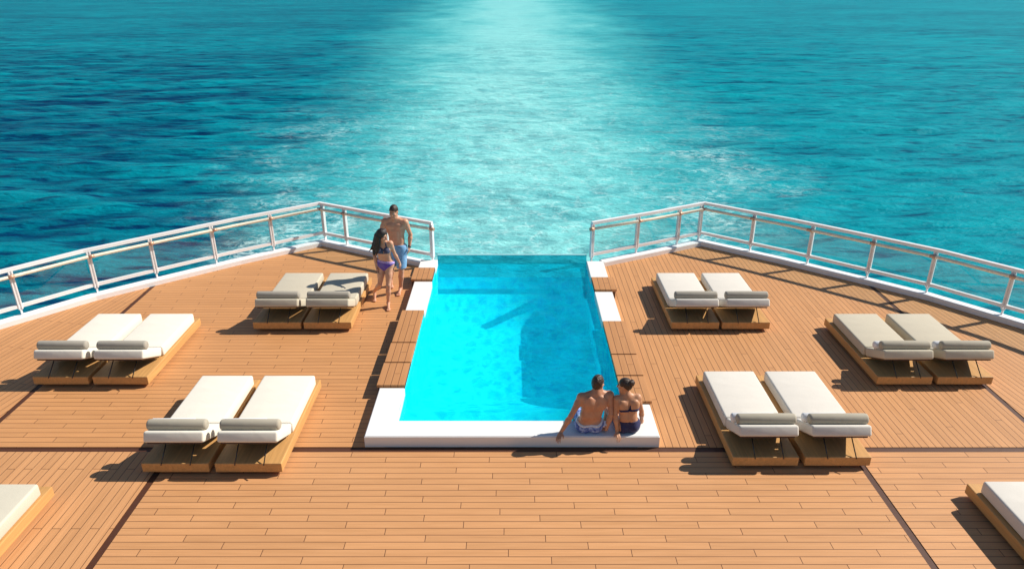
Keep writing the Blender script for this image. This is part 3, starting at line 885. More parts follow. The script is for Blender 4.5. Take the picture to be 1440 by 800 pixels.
H = 0.0068
def hand(f, wr, tip, palm_n, r=1.0, curl=0.35, thumb_dir=None):
    """palm, four fingers of different length and a thumb; palm_n = direction the palm faces"""
    wr = V3(*wr); d = V3(*tip) - wr; L = np.linalg.norm(d); d /= L
    pn = V3(*palm_n); pn = unit(pn - d * pn.dot(d)); side = np.cross(d, pn)
    if thumb_dir is not None and side.dot(V3(*thumb_dir)) < 0: side = -side
    # side points to the thumb
    pl = 0.48 * L
    f.cone(wr, wr + d * pl * 0.5, 0.026 * r, 0.034 * r, 0.015, (pn, 0.6))
    f.cone(wr + d * pl * 0.5 + side * 0.018 * r, wr + d * pl + side * 0.020 * r, 0.022 * r, 0.018 * r, 0.012, (pn, 0.75))
    f.cone(wr + d * pl * 0.5 - side * 0.018 * r, wr + d * pl * 0.95 - side * 0.022 * r, 0.022 * r, 0.017 * r, 0.012, (pn, 0.75))
    for o, ln in ((0.030, 0.92), (0.0105, 1.0), (-0.0095, 0.94), (-0.029, 0.76)):
        base = wr + d * pl * 0.92 + side * o * r
        p = base; dirn = unit(d + side * o * 3.0); seg = 0.52 * L * ln / 3 * 1.05
        for j, rr in enumerate((0.0092, 0.0084, 0.0074)):
            a = curl * (j + 0.35) * 0.75
            dj = unit(dirn * math.cos(a) + pn * math.sin(a))
            q = p + dj * seg
            f.cone(p, q, rr * r, rr * 0.92 * r, 0.004)
            p = q
    tb = wr + d * pl * 0.28 + side * 0.026 * r
    t1 = tb + unit(d * 0.75 + side * 0.75 + pn * 0.25) * 0.046 * r
    t2 = t1 + unit(d * 1.0 + side * 0.22 + pn * 0.25) * 0.034 * r
    f.cone(wr + d * pl * 0.2 + side * 0.012 * r, t1, 0.015 * r, 0.0115 * r, 0.008); f.cone(t1, t2, 0.0108 * r, 0.009 * r, 0.004)

def foot(f, an, toe, r=1.0):
    an = V3(*an); toe = V3(*toe)
    d = toe - an; fl = d.copy()
    dh = unit(V3(d[0], d[1], 0)); up = V3(0, 0, 1)
    heel = an - dh * 0.035 * r + up * (-(an[2] - toe[2]) * 0.62)
    ball = toe - dh * 0.055 * r
    lat = np.cross(dh, up)
    f.cone(an, heel, 0.036 * r, 0.030 * r, 0.02)
    f.cone(an + dh * 0.01, ball, 0.036 * r, 0.026 * r, 0.02)
    f.cone(heel, ball, 0.029 * r, 0.026 * r, 0.015)
    f.cone(ball - lat * 0.022 * r, ball + lat * 0.022 * r, 0.022 * r, 0.022 * r, 0.012)
    for o, ln, rr in ((0.031, 0.044, 0.0125), (0.012, 0.048, 0.010), (-0.004, 0.043, 0.0095), (-0.018, 0.036, 0.009), (-0.031, 0.026, 0.0085)):
        o *= f.toe_sign
        b = ball + lat * o * r
        f.cone(b, b + dh * (ln + 0.012) * r - up * 0.006, rr * 1.15 * r, rr * r, 0.005)

def leg(f, hip, knee, ank, toe, r=1.0, front=(0, -1, 0), fem=False):
    hip, knee, ank = V3(*hip), V3(*knee), V3(*ank)
    fr = V3(*front)
    f.cone(hip, hip + (knee - hip) * 0.55, 0.092 * r, 0.074 * r, 0.03)
    f.cone(hip + (knee - hip) * 0.5, knee, 0.076 * r, 0.053 * r, 0.025)
    sh = ank - knee
    back = -unit(np.cross(np.cross(unit(sh), unit(knee - hip + fr * 0.15)), unit(sh)) * -1.0) if np.linalg.norm(np.cross(unit(sh), unit(knee - hip + fr * 0.15))) > 0.05 else -fr
    bk = -fr - unit(sh) * (-fr).dot(unit(sh)); bk = unit(bk)
    f.ell(knee + fr * 0.022 * r, (unit(np.cross(fr, V3(0.01, 0, 1))), fr, V3(0, 0, 1)), (0.040 * r, 0.030 * r, 0.045 * r), 0.02)
    f.cone(knee, knee + sh * 0.35, 0.050 * r, 0.052 * r, 0.02)
    f.cone(knee + sh * 0.10 + bk * 0.012, knee + sh * 0.48 + bk * 0.012, 0.045 * r, 0.046 * r, 0.025)
    f.cone(knee + sh * 0.35, ank, 0.051 * r, 0.034 * r, 0.025)
    if toe is not None: foot(f, ank, toe, r)

def arm(f, sh, el, wr, tip, palm_n, r=1.0, curl=0.35, thumb=None):
    sh, el, wr = V3(*sh), V3(*el), V3(*wr)
    f.cone(sh, sh, 0.060 * r, 0.060 * r, 0.03)
    f.cone(sh, sh + (el - sh) * 0.35, 0.056 * r, 0.051 * r, 0.03)
    f.cone(sh + (el - sh) * 0.3, el, 0.051 * r, 0.038 * r, 0.02)
    f.cone(el, el + (wr - el) * 0.3, 0.038 * r, 0.042 * r, 0.015)
    f.cone(el + (wr - el) * 0.28, wr, 0.042 * r, 0.026 * r, 0.02)
    hand(f, wr, tip, palm_n, 0.95 * r + 0.03, curl, thumb)

def torso(f, hipL, hipR, waist, chest, shL, shR, neck, front, r=1.0, fem=False):
    hipL, hipR, waist, chest, shL, shR, neck = [V3(*p) for p in (hipL, hipR, waist, chest, shL, shR, neck)]
    fr = unit(V3(*front)); lat = unit(shR - shL); hc = (hipL + hipR) / 2
    hl = unit(hipR - hipL)
    up = unit(neck - waist)
    hw = 0.108 if not fem else 0.112
    f.cone(hipL - hl * 0.0, hipR, hw * r, hw * r, 0.04, (fr, 0.90))
    f.cone(hc + (waist - hc) * 0.15 - lat * 0.045, hc + (waist - hc) * 0.15 + lat * 0.045, 0.10 * r, 0.10 * r, 0.05, (fr, 0.9))
    ww = (0.070, 0.070) if not fem else (0.045, 0.075)
    for s in (-1, 1):
        f.cone(hc + lat * s * 0.06 + (waist - hc) * 0.2, waist + lat * s * ww[0], 0.085 * r, ww[1] * r, 0.05, (fr, 0.95))
        f.cone(waist + lat * s * ww[0], chest + lat * s * (0.082 if not fem else 0.060), ww[1] * 1.05 * r, (0.092 if not fem else 0.082) * r, 0.05, (fr, 0.97))
        sh = shL if s < 0 else shR
        f.cone(chest + lat * s * (0.09 if not fem else 0.062), sh - lat * s * 0.045 - up * 0.045, (0.088 if not fem else 0.076) * r, 0.060 * r, 0.05, (fr, 0.85))
        f.cone(neck - up * 0.00, sh - lat * s * 0.01 + up * 0.005, 0.050 * r, 0.044 * r, 0.035)
        if not fem:
            f.cone(neck + up * 0.045, sh - lat * s * 0.06 + up * 0.015, 0.035 * r, 0.038 * r, 0.04)
            f.ell(chest + lat * s * 0.078 + fr * 0.072 + up * 0.075, (lat, up, fr), (0.082 * r, 0.062 * r, 0.036 * r), 0.02)
            for q, (dz, w) in enumerate(((-0.03, 0.034), (-0.085, 0.034), (-0.14, 0.033))):
                f.ell(chest + lat * s * 0.034 + fr * 0.090 + up * dz, (lat, up, fr), (w, 0.028, 0.012), 0.022)
        else:
            f.ell(chest + lat * s * 0.070 + fr * 0.080 + up * 0.015, (lat, up, fr), (0.058 * r, 0.058 * r, 0.056 * r), 0.025)
        # shoulder blades and glutes
        f.ell(chest + lat * s * 0.082 - fr * 0.066 + up * 0.05, (lat, up, fr), (0.060 * r, 0.085 * r, 0.026 * r), 0.05)
        f.ell((hipL if s < 0 else hipR) - fr * 0.055 + lat * s * -0.01 + V3(0, 0, -0.01), (lat, V3(0, 0, 1), fr), (0.085 * r, 0.088 * r, 0.075 * r), 0.03)
    cw = 0.085 if not fem else 0.075
    f.cone(hc + (waist - hc) * 0.4, waist, cw * r, cw * r, 0.04, (fr, 0.95))
    f.cone(waist, chest, cw * r, cw * 1.08 * r, 0.04, (fr, 0.95))
    f.cone(chest, neck - up * 0.035, cw * 1.08 * r, 0.058 * r, 0.05, (fr, 0.95))
    f.cone(shL + lat * 0.05 - up * 0.05, shR - lat * 0.05 - up * 0.05, 0.066 * r, 0.066 * r, 0.05, (fr, 0.95))
    # the furrow of the spine
    for i in range(9):
        p = hc + (waist - hc) * 0.75 if i == 0 else waist + (neck - waist) * (i / 9.0)
        f.ell(p - fr * (0.118 if not fem else 0.108) * r, (lat, up, fr), (0.010, 0.035, 0.018), 0.02, True)

def head(f, neck, c, fd, ud, r=1.0, fem=False):
    """c = middle of the skull; fd = where the face looks; ud = up"""
    neck, c = V3(*neck), V3(*c); fd = unit(fd); ud = unit(V3(*ud) - fd * np.dot(ud, fd)); lat = np.cross(fd, ud)
    A = (lat, fd, ud)
    at = lambda l, fo, u: c + (lat * l + fd * fo + ud * u) * r
    nr = 0.058 if not fem else 0.046
    f.cone(neck, at(0, -0.022, -0.055), nr * r, nr * 0.95 * r, 0.03)
    f.ell(at(0, -0.012, 0.025), A, (0.075 * r, 0.096 * r, 0.090 * r), 0.02)
    f.ell(at(0, 0.028, -0.035), A, (0.061 * r, 0.070 * r, 0.075 * r), 0.025)
    f.cone(at(-0.022, 0.062, -0.098), at(0.022, 0.062, -0.098), 0.020 * r, 0.020 * r, 0.03)
    f.cone(at(-0.052, 0.0, -0.062), at(-0.020, 0.058, -0.098), 0.022 * r, 0.020 * r, 0.03)
    f.cone(at(0.052, 0.0, -0.062), at(0.020, 0.058, -0.098), 0.022 * r, 0.020 * r, 0.03)
    for s in (-1, 1):
        f.ell(at(s * 0.032, 0.098, 0.0), A, (0.017 * r, 0.014 * r, 0.012 * r), 0.012, True)
        f.ell(at(s * 0.032, 0.083, 0.020), A, (0.026 * r, 0.012 * r, 0.008 * r), 0.008)
        f.ell(at(s * 0.044, 0.066, -0.030), A, (0.024 * r, 0.022 * r, 0.018 * r), 0.02)
        f.ell(at(s * 0.076, -0.008, -0.010), A, (0.009 * r, 0.020 * r, 0.032 * r), 0.008)
    f.cone(at(0, 0.094, 0.012), at(0, 0.118, -0.028), 0.009 * r, 0.013 * r, 0.008)
    f.cone(at(-0.012, 0.100, -0.032), at(0.012, 0.100, -0.032), 0.009 * r, 0.009 * r, 0.006)
    f.cone(at(-0.018, 0.088, -0.058), at(0.018, 0.088, -0.058), 0.008 * r, 0.008 * r, 0.006)
    f.cone(at(-0.015, 0.086, -0.070), at(0.015, 0.086, -0.070), 0.009 * r, 0.009 * r, 0.006)
    return at, A

def shell(F, grow, cut, h=None):
    """a cloth layer: the body grown by `grow`, kept only where cut(x, y, z) < 0"""
    g = Field.__new__(Field); g.lo, g.h, g.n, g.ax = F.lo, F.h, F.n, F.ax
    P = np.meshgrid(*F.ax, indexing='ij')
    g.F = np.maximum(F.F - grow, cut(*P))
    return g
def emit(name, f, mat, parent, smooth=True):
    V, Q = f.mesh()
    p = np.array(parent.location) if parent is not None else 0
    return np_obj(name, V - p, Q, mat, parent, smooth)
def capsule_d(P, a, b, r):
    a, b = V3(*a), V3(*b); ab = b - a
    Q = [P[i] - a[i] for i in range(3)]
    t = np.clip(sum(Q[i] * ab[i] for i in range(3)) / ab.dot(ab), 0, 1)
    return np.sqrt(sum((Q[i] - ab[i] * t) ** 2 for i in range(3))) - r
def plane_d(P, p, n):
    n = unit(n); return sum((P[i] - p[i]) * n[i] for i in range(3))
def ball_list_field(balls, h=0.009, k=0.02, wob=0.0, wobs=60.0):
    lo = np.min([np.minimum(a, b) - max(ra, rb) for a, b, ra, rb in balls], 0) - 0.03
    hi = np.max([np.maximum(a, b) + max(ra, rb) for a, b, ra, rb in balls], 0) + 0.03
    f = Field(lo, hi, h)
    for a, b, ra, rb in balls: f.cone(a, b, ra, rb, k)
    if wob:
        P = np.meshgrid(*f.ax, indexing='ij')
        f.F = f.F + wob * np.sin(P[0] * wobs + 2.1 * np.sin(P[2] * 9)) * np.sin(P[1] * wobs * 1.1 + 1.3 * np.sin(P[2] * 7))
    return f
def short_hair(at, A, c, r=1.0, top=0.016, wob=0.004, fringe=0.058):
    """close cropped hair: a skull cap cut back from the face"""
    f = Field(np.array(c) - 0.17, np.array(c) + 0.17, 0.007)
    lat, fd, ud = A
    f.ell(at(0, -0.014, 0.028), A, ((0.075 + 0.009) * r, (0.096 + 0.009) * r, (0.090 + top) * r), 0.01)
    P = np.meshgrid(*f.ax, indexing='ij')
    L = [sum((P[i] - c[i]) * a[i] for i in range(3)) / r for a in A]
    face = np.minimum(np.minimum(L[1] - 0.012 - 0.0 * L[0], 9), 9)
    # keep: above the hairline in front, down to the nape behind
    line = np.where(L[1] > 0.0, fringe + (-0.03) * (np.abs(L[0]) > 0.06), fringe - 0.012 - (0.0 - L[1]) * 1.45)
    line = np.maximum(line, -0.085)
    cutd = (line - L[2]) * 0.75
    f.F = f.F + wob * np.sin(P[0] * 150) * np.sin(P[1] * 140 + 1) * np.sin(P[2] * 130)
    f.F = np.maximum(f.F, cutd)
    return f
def eyes_brows(at, A, parent, hair, r=1.0):
    p = np.array(parent.location)
    for s in (-1, 1):
        f = ball_list_field([(at(s * 0.032, 0.0795, -0.001), at(s * 0.032, 0.0795, -0.001), 0.0105 * r, 0.0105 * r)], 0.003, 0.004)
        e = emit('eye', f, M['eye_white'], parent)
        f = ball_list_field([(at(s * 0.032, 0.0850, -0.001), at(s * 0.032, 0.0850, -0.001), 0.0066 * r, 0.0066 * r)], 0.0025, 0.004)
        ir = emit('iris', f, M['eye'], parent); ir.parent = e
        f = ball_list_field([(at(s * 0.016, 0.096, 0.027), at(s * 0.050, 0.083, 0.027), 0.0055 * r, 0.0045 * r)], 0.004, 0.004)
        emit('eyebrow', f, hair, parent)
    f = ball_list_field([(at(-0.022, 0.088, -0.062), at(0, 0.097, -0.0595), 0.0045 * r, 0.0065 * r), (at(0, 0.097, -0.0595), at(0.022, 0.088, -0.062), 0.0065 * r, 0.0045 * r),
                         (at(-0.016, 0.089, -0.070), at(0.016, 0.089, -0.070), 0.0065 * r, 0.0065 * r)], 0.003, 0.004)
    emit('lips', f, M['lips'], parent)
def person(label, loc):
    r = empty('person', loc); tag(r, label, 'person'); return r

# ---- standing man in pale blue trunks
def standing_man():
    hL, hR = (-2.375, 13.43, 0.925), (-2.185, 13.41, 0.925)
    wa, ch = (-2.275, 13.43, 1.10), (-2.285, 13.43, 1.325)
    sL, sR = (-2.485, 13.44, 1.485), (-2.085, 13.41, 1.475)
    nk, hc = (-2.29, 13.425, 1.535), (-2.292, 13.385, 1.695)
    fr = (-0.08, -1, 0)
    f = Field((-2.85, 13.0, -0.03), (-1.85, 13.85, 1.86), H); f.toe_sign = 1
    torso(f, hL, hR, wa, ch, sL, sR, nk, fr)
    leg(f, hR, (-2.205, 13.315, 0.50), (-2.255, 13.385, 0.085), (-2.275, 13.16, 0.026), 1.0)
    f.toe_sign = -1
    leg(f, hL, (-2.42, 13.40, 0.50), (-2.49, 13.68, 0.16), (-2.47, 13.53, 0.028), 1.0)
    arm(f, sR, (-2.005, 13.47, 1.20), (-2.03, 13.40, 0.955), (-2.07, 13.36, 0.785), (-1, 0.2, 0), 1.0, 0.5, (-0.3, -1, 0))
    arm(f, sL, (-2.60, 13.36, 1.21), (-2.50, 13.14, 1.10), (-2.40, 13.00, 1.04), (0.3, -1, 0), 1.0, 0.3, (0, 0, 1))
    at, A = head(f, nk, hc, (-0.22, -0.95, -0.22), (0, -0.1, 1))
    r = empty('person', (-2.29, 13.40, 0))
    tag(r, 'strolling man in pale blue swim trunks with a bare chest and wristwatch', 'person', 'bathers on the aft deck')
    body = emit('body', f, M['skin_tan'], r)
    def cut(x, y, z):
        P = (x, y, z)
        legs = np.minimum(capsule_d(P, hL, (-2.42, 13.40, 0.40), 0.19), capsule_d(P, hR, (-2.205, 13.315, 0.40), 0.19))
        arms = np.minimum(capsule_d(P, (-2.005, 13.47, 1.20), (-2.03, 13.40, 0.955), 0.055), capsule_d(P, (-2.03, 13.40, 0.955), (-2.07, 13.36, 0.74), 0.060))
        return np.maximum(np.maximum(np.maximum(z - 1.02, 0.56 - z), legs), -arms)
    g = Field(f.lo, f.lo + (f.n - 1) * f.h, f.h); g.F = f.F.copy()
    # cloth hangs a little away from the thighs
    for h_, kn in ((hL, (-2.42, 13.40, 0.50)), (hR, (-2.205, 13.315, 0.50))):
        g.cone(h_, V3(*h_) + (V3(*kn) - V3(*h_)) * 0.88, 0.104, 0.092, 0.03)
    emit('swim_trunks', shell(g, 0.008, cut), M['denim_blue'], r)
    emit('hair', short_hair(at, A, hc, 1.0, 0.022), M['hair_brown'], r)
    eyes_brows(at, A, r, M['hair_brown'])
    bm = bmesh.new()
    w0, w1 = V3(-2.026, 13.41, 0.985), V3(-2.031, 13.397, 0.96)
    add_tube(bm, [Vector(w0 - np.array(r.location)), Vector(w1 - np.array(r.location))], 0.034, 16)
    mesh_obj('wristwatch', bm, M['watch'], r)

def walking_woman():
    hL, hR = (-2.492, 12.85, 0.815), (-2.348, 12.83, 0.83)
    wa, ch = (-2.42, 12.815, 0.98), (-2.425, 12.775, 1.135)
    sL, sR = (-2.575, 12.775, 1.265), (-2.285, 12.755, 1.275)
    nk, hc = (-2.435, 12.77, 1.30), (-2.43, 12.735, 1.445)
    fr = unit((0.12, -1, 0))
    f = Field((-2.95, 12.38, -0.03), (-2.02, 13.30, 1.62), H); f.toe_sign = 1
    q = 0.86
    torso(f, hL, hR, wa, ch, sL, sR, nk, fr, 0.86, True)
    leg(f, hR, (-2.37, 12.69, 0.445), (-2.395, 12.68, 0.075), (-2.36, 12.47, 0.024), 0.86)
    f.toe_sign = -1
    leg(f, hL, (-2.545, 12.775, 0.43), (-2.715, 13.03, 0.175), (-2.71, 12.885, 0.026), 0.86)
    arm(f, sL, (-2.625, 12.86, 1.01), (-2.595, 12.80, 0.785), (-2.57, 12.765, 0.625), (1, 0.2, 0), 0.78, 0.4, (0.3, -1, 0))
    arm(f, sR, (-2.235, 12.84, 1.035), (-2.165, 12.92, 0.82), (-2.14, 12.98, 0.67), (-1, 0.1, 0), 0.78, 0.5, (0, -1, 0.2))
    at, A = head(f, nk, hc, (0.86, -0.42, -0.28), (0.1, -0.05, 1), 0.95, True)
    r = empty('person', (-2.42, 12.75, 0))
    tag(r, 'strolling woman with long dark hair in a grey and violet bikini', 'person', 'bathers on the aft deck')
    emit('body', f, M['skin_fair'], r)
    lat = unit(V3(*sR) - V3(*sL)); up = unit(V3(*nk) - V3(*wa))
    def top(x, y, z):
        P = (x, y, z)
        d = 9.0
        for s in (-1, 1):
            b = V3(*ch) + lat * s * 0.064 + fr * 0.095 + up * 0.012
            d = np.minimum(d, capsule_d(P, b, b + up * 0.012 - lat * s * 0.004, 0.062))
            d = np.minimum(d, capsule_d(P, b + up * 0.04, V3(*nk) + lat * s * 0.055 + up * 0.02 + fr * 0.02, 0.014))
        band = np.abs(plane_d(P, V3(*ch) - up * 0.030, up)) - 0.013
        arms = np.minimum(capsule_d(P, sL, (-2.625, 12.86, 1.01), 0.068), capsule_d(P, sR, (-2.235, 12.84, 1.035), 0.068))
        return np.maximum(np.minimum(d, np.maximum(band, -0.05)), 0.012 - arms)
    emit('bikini_top', shell(f, 0.006, top), M['slate'], r)
    hcn = (V3(*hL) + V3(*hR)) / 2
    def brief(x, y, z):
        P = (x, y, z)
        d = np.maximum(plane_d(P, hcn + V3(0, 0, 0.085), (0.15, 0, 1)), plane_d(P, hcn + V3(0, 0, -0.125), (0, 0, -1)))
        for h_, kn, s in ((hL, (-2.545, 12.775, 0.43), -1), (hR, (-2.37, 12.69, 0.445), 1)):
            n = unit(V3(*h_) - V3(*kn)) + lat * (-s) * 0.75
            d = np.maximum(d, -plane_d(P, V3(*h_) + V3(0, 0, -0.045) + lat * s * 0.04, n))
        d = np.maximum(d, -np.minimum(np.minimum(capsule_d(P, (-2.625, 12.86, 1.01), (-2.595, 12.80, 0.785), 0.045), capsule_d(P, (-2.595, 12.80, 0.785), (-2.57, 12.765, 0.60), 0.045)), capsule_d(P, (-2.235, 12.84, 1.035), (-2.165, 12.92, 0.82), 0.045)))
        return np.maximum(d, capsule_d(P, hcn - V3(0.05, 0, 0), hcn + V3(0.05, 0, 0), 0.20))
    emit('bikini_bottom', shell(f, 0.007, brief), M['purple'], r)
    def band(x, y, z):
        P = (x, y, z)
        d = np.abs(plane_d(P, hcn + V3(0, 0, 0.072), (0.15, 0, 1))) - 0.020
        d = np.maximum(d, -np.minimum(np.minimum(capsule_d(P, (-2.625, 12.86, 1.01), (-2.595, 12.80, 0.785), 0.045), capsule_d(P, (-2.595, 12.80, 0.785), (-2.57, 12.765, 0.60), 0.045)), capsule_d(P, (-2.235, 12.84, 1.035), (-2.165, 12.92, 0.82), 0.045)))
        return np.maximum(d, capsule_d(P, hcn - V3(0.05, 0, 0), hcn + V3(0.05, 0, 0), 0.20))
    emit('waistband', shell(f, 0.0085, band), M['lilac'], r)
    B = []
    B.append((at(0, -0.018, 0.032), at(0, -0.012, 0.036), 0.100, 0.098))
    rs2 = np.random.RandomState(5)
    for i in range(46):       # locks falling from the crown past the shoulders
        a = -2.55 + 4.4 * i / 45.0 + rs2.normal(0, 0.06)
        ca, sa = math.cos(a), math.sin(a)
        p0 = at(0.060 * sa, -0.02 - 0.065 * ca, 0.040)
        p1 = at(0.088 * sa, -0.022 - 0.095 * ca, -0.03)
        ln = 0.24 + 0.13 * rs2.rand() if abs(a) < 2.0 else 0.20 + 0.08 * rs2.rand()
        p2 = p1 + V3(-0.045 * (1 + rs2.rand()) + 0.02 * sa, 0.02 * rs2.rand() - 0.02, -ln * 0.6)
        p3 = p2 + V3(-0.02 + 0.03 * rs2.normal(), 0.02 * rs2.normal(), -ln * 0.45)
        B += [(p0, p1, 0.030, 0.030), (p1, p2, 0.030, 0.024), (p2, p3, 0.024, 0.008)]
    hf = ball_list_field(B, 0.0075, 0.012, 0.002, 120)
    # keep the face clear
    P = np.meshgrid(*hf.ax, indexing='ij')
    cc = at(0, 0.085, -0.03)
    L = [sum((P[i] - cc[i]) * a[i] for i in range(3)) for a in A]
    hf.F = np.maximum(hf.F, -(np.sqrt((L[0] / 0.058) ** 2 + (L[1] / 0.08) ** 2 + (L[2] / 0.085) ** 2) - 1) * 0.055)
    emit('hair', hf, M['hair_black'], r)
    eyes_brows(at, A, r, M['hair_black'], 0.95)

def seated_man():
    SZ = 0.17
    hL, hR = (0.97, 8.345, SZ + 0.093), (1.15, 8.345, SZ + 0.093)
    wa, ch = (1.075, 8.315, 0.435), (1.115, 8.335, 0.600)
    sL, sR = (0.935, 8.335, 0.695), (1.325, 8.385, 0.695)
    nk, hc = (1.145, 8.36, 0.742), (1.158, 8.40, 0.868)
    fr = unit((-0.12, 1, 0))
    f = Field((0.50, 8.00, -0.40), (1.50, 9.02, 1.02), H); f.toe_sign = 1
    torso(f, hL, hR, wa, ch, sL, sR, nk, fr, 0.96)
    leg(f, hL, (0.92, 8.74, SZ + 0.085), (0.93, 8.80, -0.20), (0.93, 8.97, -0.30), 0.92, (0, 1, 0))
    leg(f, hR, (1.12, 8.75, SZ + 0.085), (1.13, 8.82, -0.20), (1.14, 8.98, -0.30), 0.92, (0, 1, 0))
    arm(f, sL, (0.795, 8.24, 0.455), (0.665, 8.205, 0.222), (0.60, 8.055, 0.165), (0.1, -0.3, -1), 0.92, 0.45, (1, 0.3, 0))
    arm(f, sR, (1.345, 8.285, 0.455), (1.285, 8.265, 0.225), (1.255, 8.40, 0.185), (0, 0, -1), 0.92, 0.15, (-1, 0, 0))
    at, A = head(f, nk, hc, (0.55, 0.83, -0.05), (0.03, -0.02, 1), 0.95)
    r = empty('person', (1.06, 8.35, SZ))
    tag(r, 'man in blue and white trunks seated on the coping, seen from behind', 'person', 'bathers on the aft deck')
    emit('body', f, M['skin_olive'], r)
    hcn = (V3(*hL) + V3(*hR)) / 2
    def trunks(x, y, z):
        P = (x, y, z)
        tl = np.minimum(capsule_d(P, hL, (0.935, 8.60, SZ + 0.085), 0.155), capsule_d(P, hR, (1.13, 8.61, SZ + 0.085), 0.155))
        top = plane_d(P, hcn + V3(0, -0.10, 0.040), (0, -0.38, 1))
        for a, b in (((1.345, 8.285, 0.455), (1.285, 8.265, 0.225)), ((1.285, 8.265, 0.225), (1.255, 8.44, 0.17)), ((0.795, 8.24, 0.455), (0.665, 8.205, 0.222))):
            tl = np.maximum(tl, -capsule_d(P, a, b, 0.052))
        return np.maximum(np.maximum(tl, y - 8.66), np.maximum(top, SZ + 0.004 - z))
    emit('swim_trunks', shell(f, 0.009, trunks), M['blue_trunk'], r)
    def wb(x, y, z):
        P = (x, y, z)
        d = np.maximum(np.abs(plane_d(P, hcn + V3(0, -0.10, 0.044), (0, -0.38, 1))) - 0.010, y - 8.47)
        return np.maximum(d, capsule_d(P, hcn - V3(0.06, 0, 0), hcn + V3(0.06, 0, 0), 0.20))
    emit('waistband', shell(f, 0.0115, wb), M['white_cloth'], r)
    emit('hair', short_hair(at, A, hc, 0.95, 0.026, 0.006), M['hair_brown'], r)
    eyes_brows(at, A, r, M['hair_brown'], 0.95)
    bf = ball_list_field([(at(-0.058, 0.0, -0.052), at(-0.030, 0.058, -0.102), 0.018, 0.018), (at(0.058, 0.0, -0.052), at(0.030, 0.058, -0.102), 0.018, 0.018), (at(-0.025, 0.066, -0.105), at(0.025, 0.066, -0.105), 0.017, 0.017)], 0.006, 0.01)
    emit('beard', bf, M['hair_brown'], r)

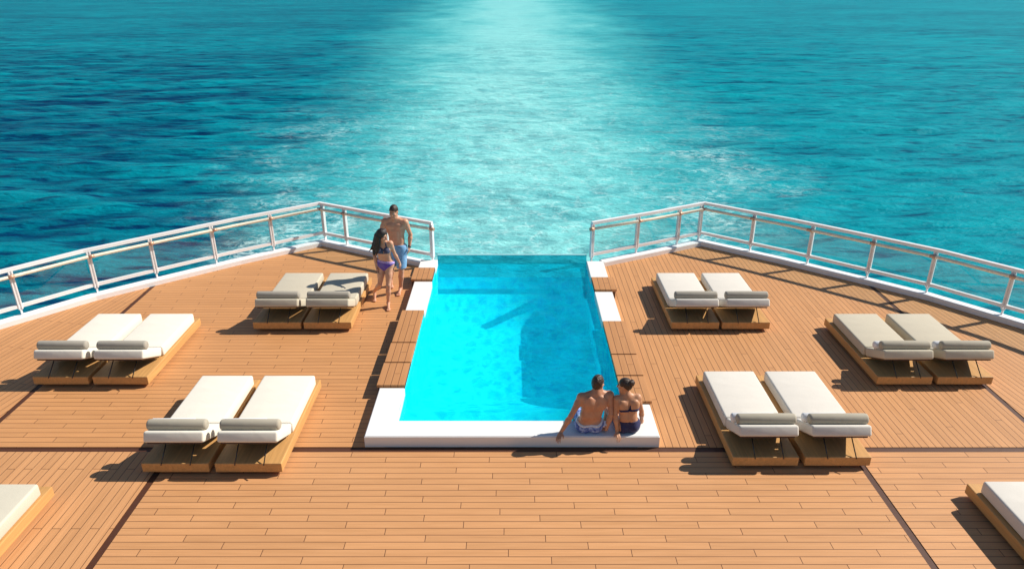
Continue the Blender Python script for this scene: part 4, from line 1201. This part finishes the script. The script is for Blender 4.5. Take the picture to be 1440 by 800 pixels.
def seated_woman():
    SZ = 0.17
    hL, hR = (1.505, 8.335, SZ + 0.088), (1.660, 8.345, SZ + 0.088)
    wa, ch = (1.580, 8.305, 0.400), (1.572, 8.320, 0.555)
    sL, sR = (1.420, 8.335, 0.668), (1.700, 8.345, 0.684)
    nk, hc = (1.560, 8.348, 0.715), (1.522, 8.378, 0.846)
    fr = unit((-0.15, 1, 0))
    f = Field((1.10, 8.00, -0.40), (1.98, 9.02, 1.02), H); f.toe_sign = 1
    torso(f, hL, hR, wa, ch, sL, sR, nk, fr, 0.88, True)
    leg(f, hL, (1.36, 8.70, SZ + 0.08), (1.35, 8.77, -0.19), (1.34, 8.93, -0.29), 0.84, (-0.2, 1, 0))
    leg(f, hR, (1.50, 8.73, SZ + 0.08), (1.49, 8.80, -0.19), (1.48, 8.96, -0.29), 0.84, (-0.2, 1, 0))
    arm(f, sL, (1.402, 8.265, 0.44), (1.430, 8.215, 0.222), (1.445, 8.065, 0.168), (0, -0.3, -1), 0.78, 0.45, (-1, 0, 0))
    arm(f, sR, (1.775, 8.385, 0.44), (1.800, 8.445, 0.218), (1.830, 8.59, 0.182), (0, 0, -1), 0.78, 0.15, (-1, 0.2, 0))
    at, A = head(f, nk, hc, (-0.86, 0.48, -0.12), (-0.05, 0, 1), 0.93, True)
    r = empty('person', (1.58, 8.34, SZ))
    tag(r, 'woman in navy bikini with hair in a bun seated on the coping corner', 'person', 'bathers on the aft deck')
    emit('body', f, M['skin_gold'], r)
    lat = unit(V3(*sR) - V3(*sL)); up = unit(V3(*nk) - V3(*wa))
    def top(x, y, z):
        P = (x, y, z)
        band = np.abs(plane_d(P, V3(*ch) - up * 0.025, up)) - 0.017
        st = np.minimum(capsule_d(P, V3(*ch) - fr * 0.09 - up * 0.02, V3(*sR) - lat * 0.085 + up * 0.05 - fr * 0.01, 0.013),
                        capsule_d(P, V3(*sR) - lat * 0.085 + up * 0.05, V3(*ch) + lat * 0.06 + fr * 0.10 + up * 0.03, 0.013))
        d = np.minimum(band, st)
        for s in (-1, 1):
            b = V3(*ch) + lat * s * 0.064 + fr * 0.095 + up * 0.012
            d = np.minimum(d, capsule_d(P, b, b + up * 0.01, 0.060))
        arms = np.minimum(capsule_d(P, sL, (1.402, 8.265, 0.44), 0.050), capsule_d(P, sR, (1.775, 8.385, 0.44), 0.050))
        return np.maximum(d, 0.004 - arms)
    emit('bikini_top', shell(f, 0.007, top), M['navy'], r)
    hcn = (V3(*hL) + V3(*hR)) / 2
    def brief(x, y, z):
        P = (x, y, z)
        d = np.maximum(plane_d(P, hcn + V3(0, 0, 0.090), (0, 0.10, 1)), SZ + 0.004 - z)
        for a, b in (((1.402, 8.265, 0.44), (1.430, 8.215, 0.222)), ((1.430, 8.215, 0.222), (1.445, 8.04, 0.16)), ((1.775, 8.385, 0.44), (1.800, 8.445, 0.218)), ((1.800, 8.445, 0.218), (1.84, 8.62, 0.17))):
            d = np.maximum(d, -capsule_d(P, a, b, 0.056))
        return np.maximum(np.maximum(d, y - 8.43), capsule_d(P, hcn - V3(0.06, 0, 0), hcn + V3(0.06, 0, 0), 0.20))
    emit('bikini_bottom', shell(f, 0.008, brief), M['navy'], r)
    hf = short_hair(at, A, hc, 0.93, 0.012, 0.002, 0.052)
    emit('hair', hf, M['hair_brown'], r)
    bc = at(0, -0.105, 0.070)
    bn = ball_list_field([(bc + V3(0.02 * math.cos(a), 0.02 * math.sin(a), 0.012 * math.sin(2 * a)), bc + V3(0.02 * math.cos(a + .9), 0.02 * math.sin(a + .9), 0.012 * math.sin(2 * a + 1)), 0.026, 0.024) for a in np.linspace(0, 5.4, 7)], 0.006, 0.008, 0.002, 150)
    emit('hair_bun', bn, M['hair_brown'], r)
    eyes_brows(at, A, r, M['hair_brown'], 0.93)
standing_man(); walking_woman(); seated_man(); seated_woman()

scene.cycles.use_denoising = True
scene.cycles.caustics_reflective = False
scene.cycles.caustics_refractive = False
scene.cycles.max_bounces = 10
scene.cycles.transparent_max_bounces = 16
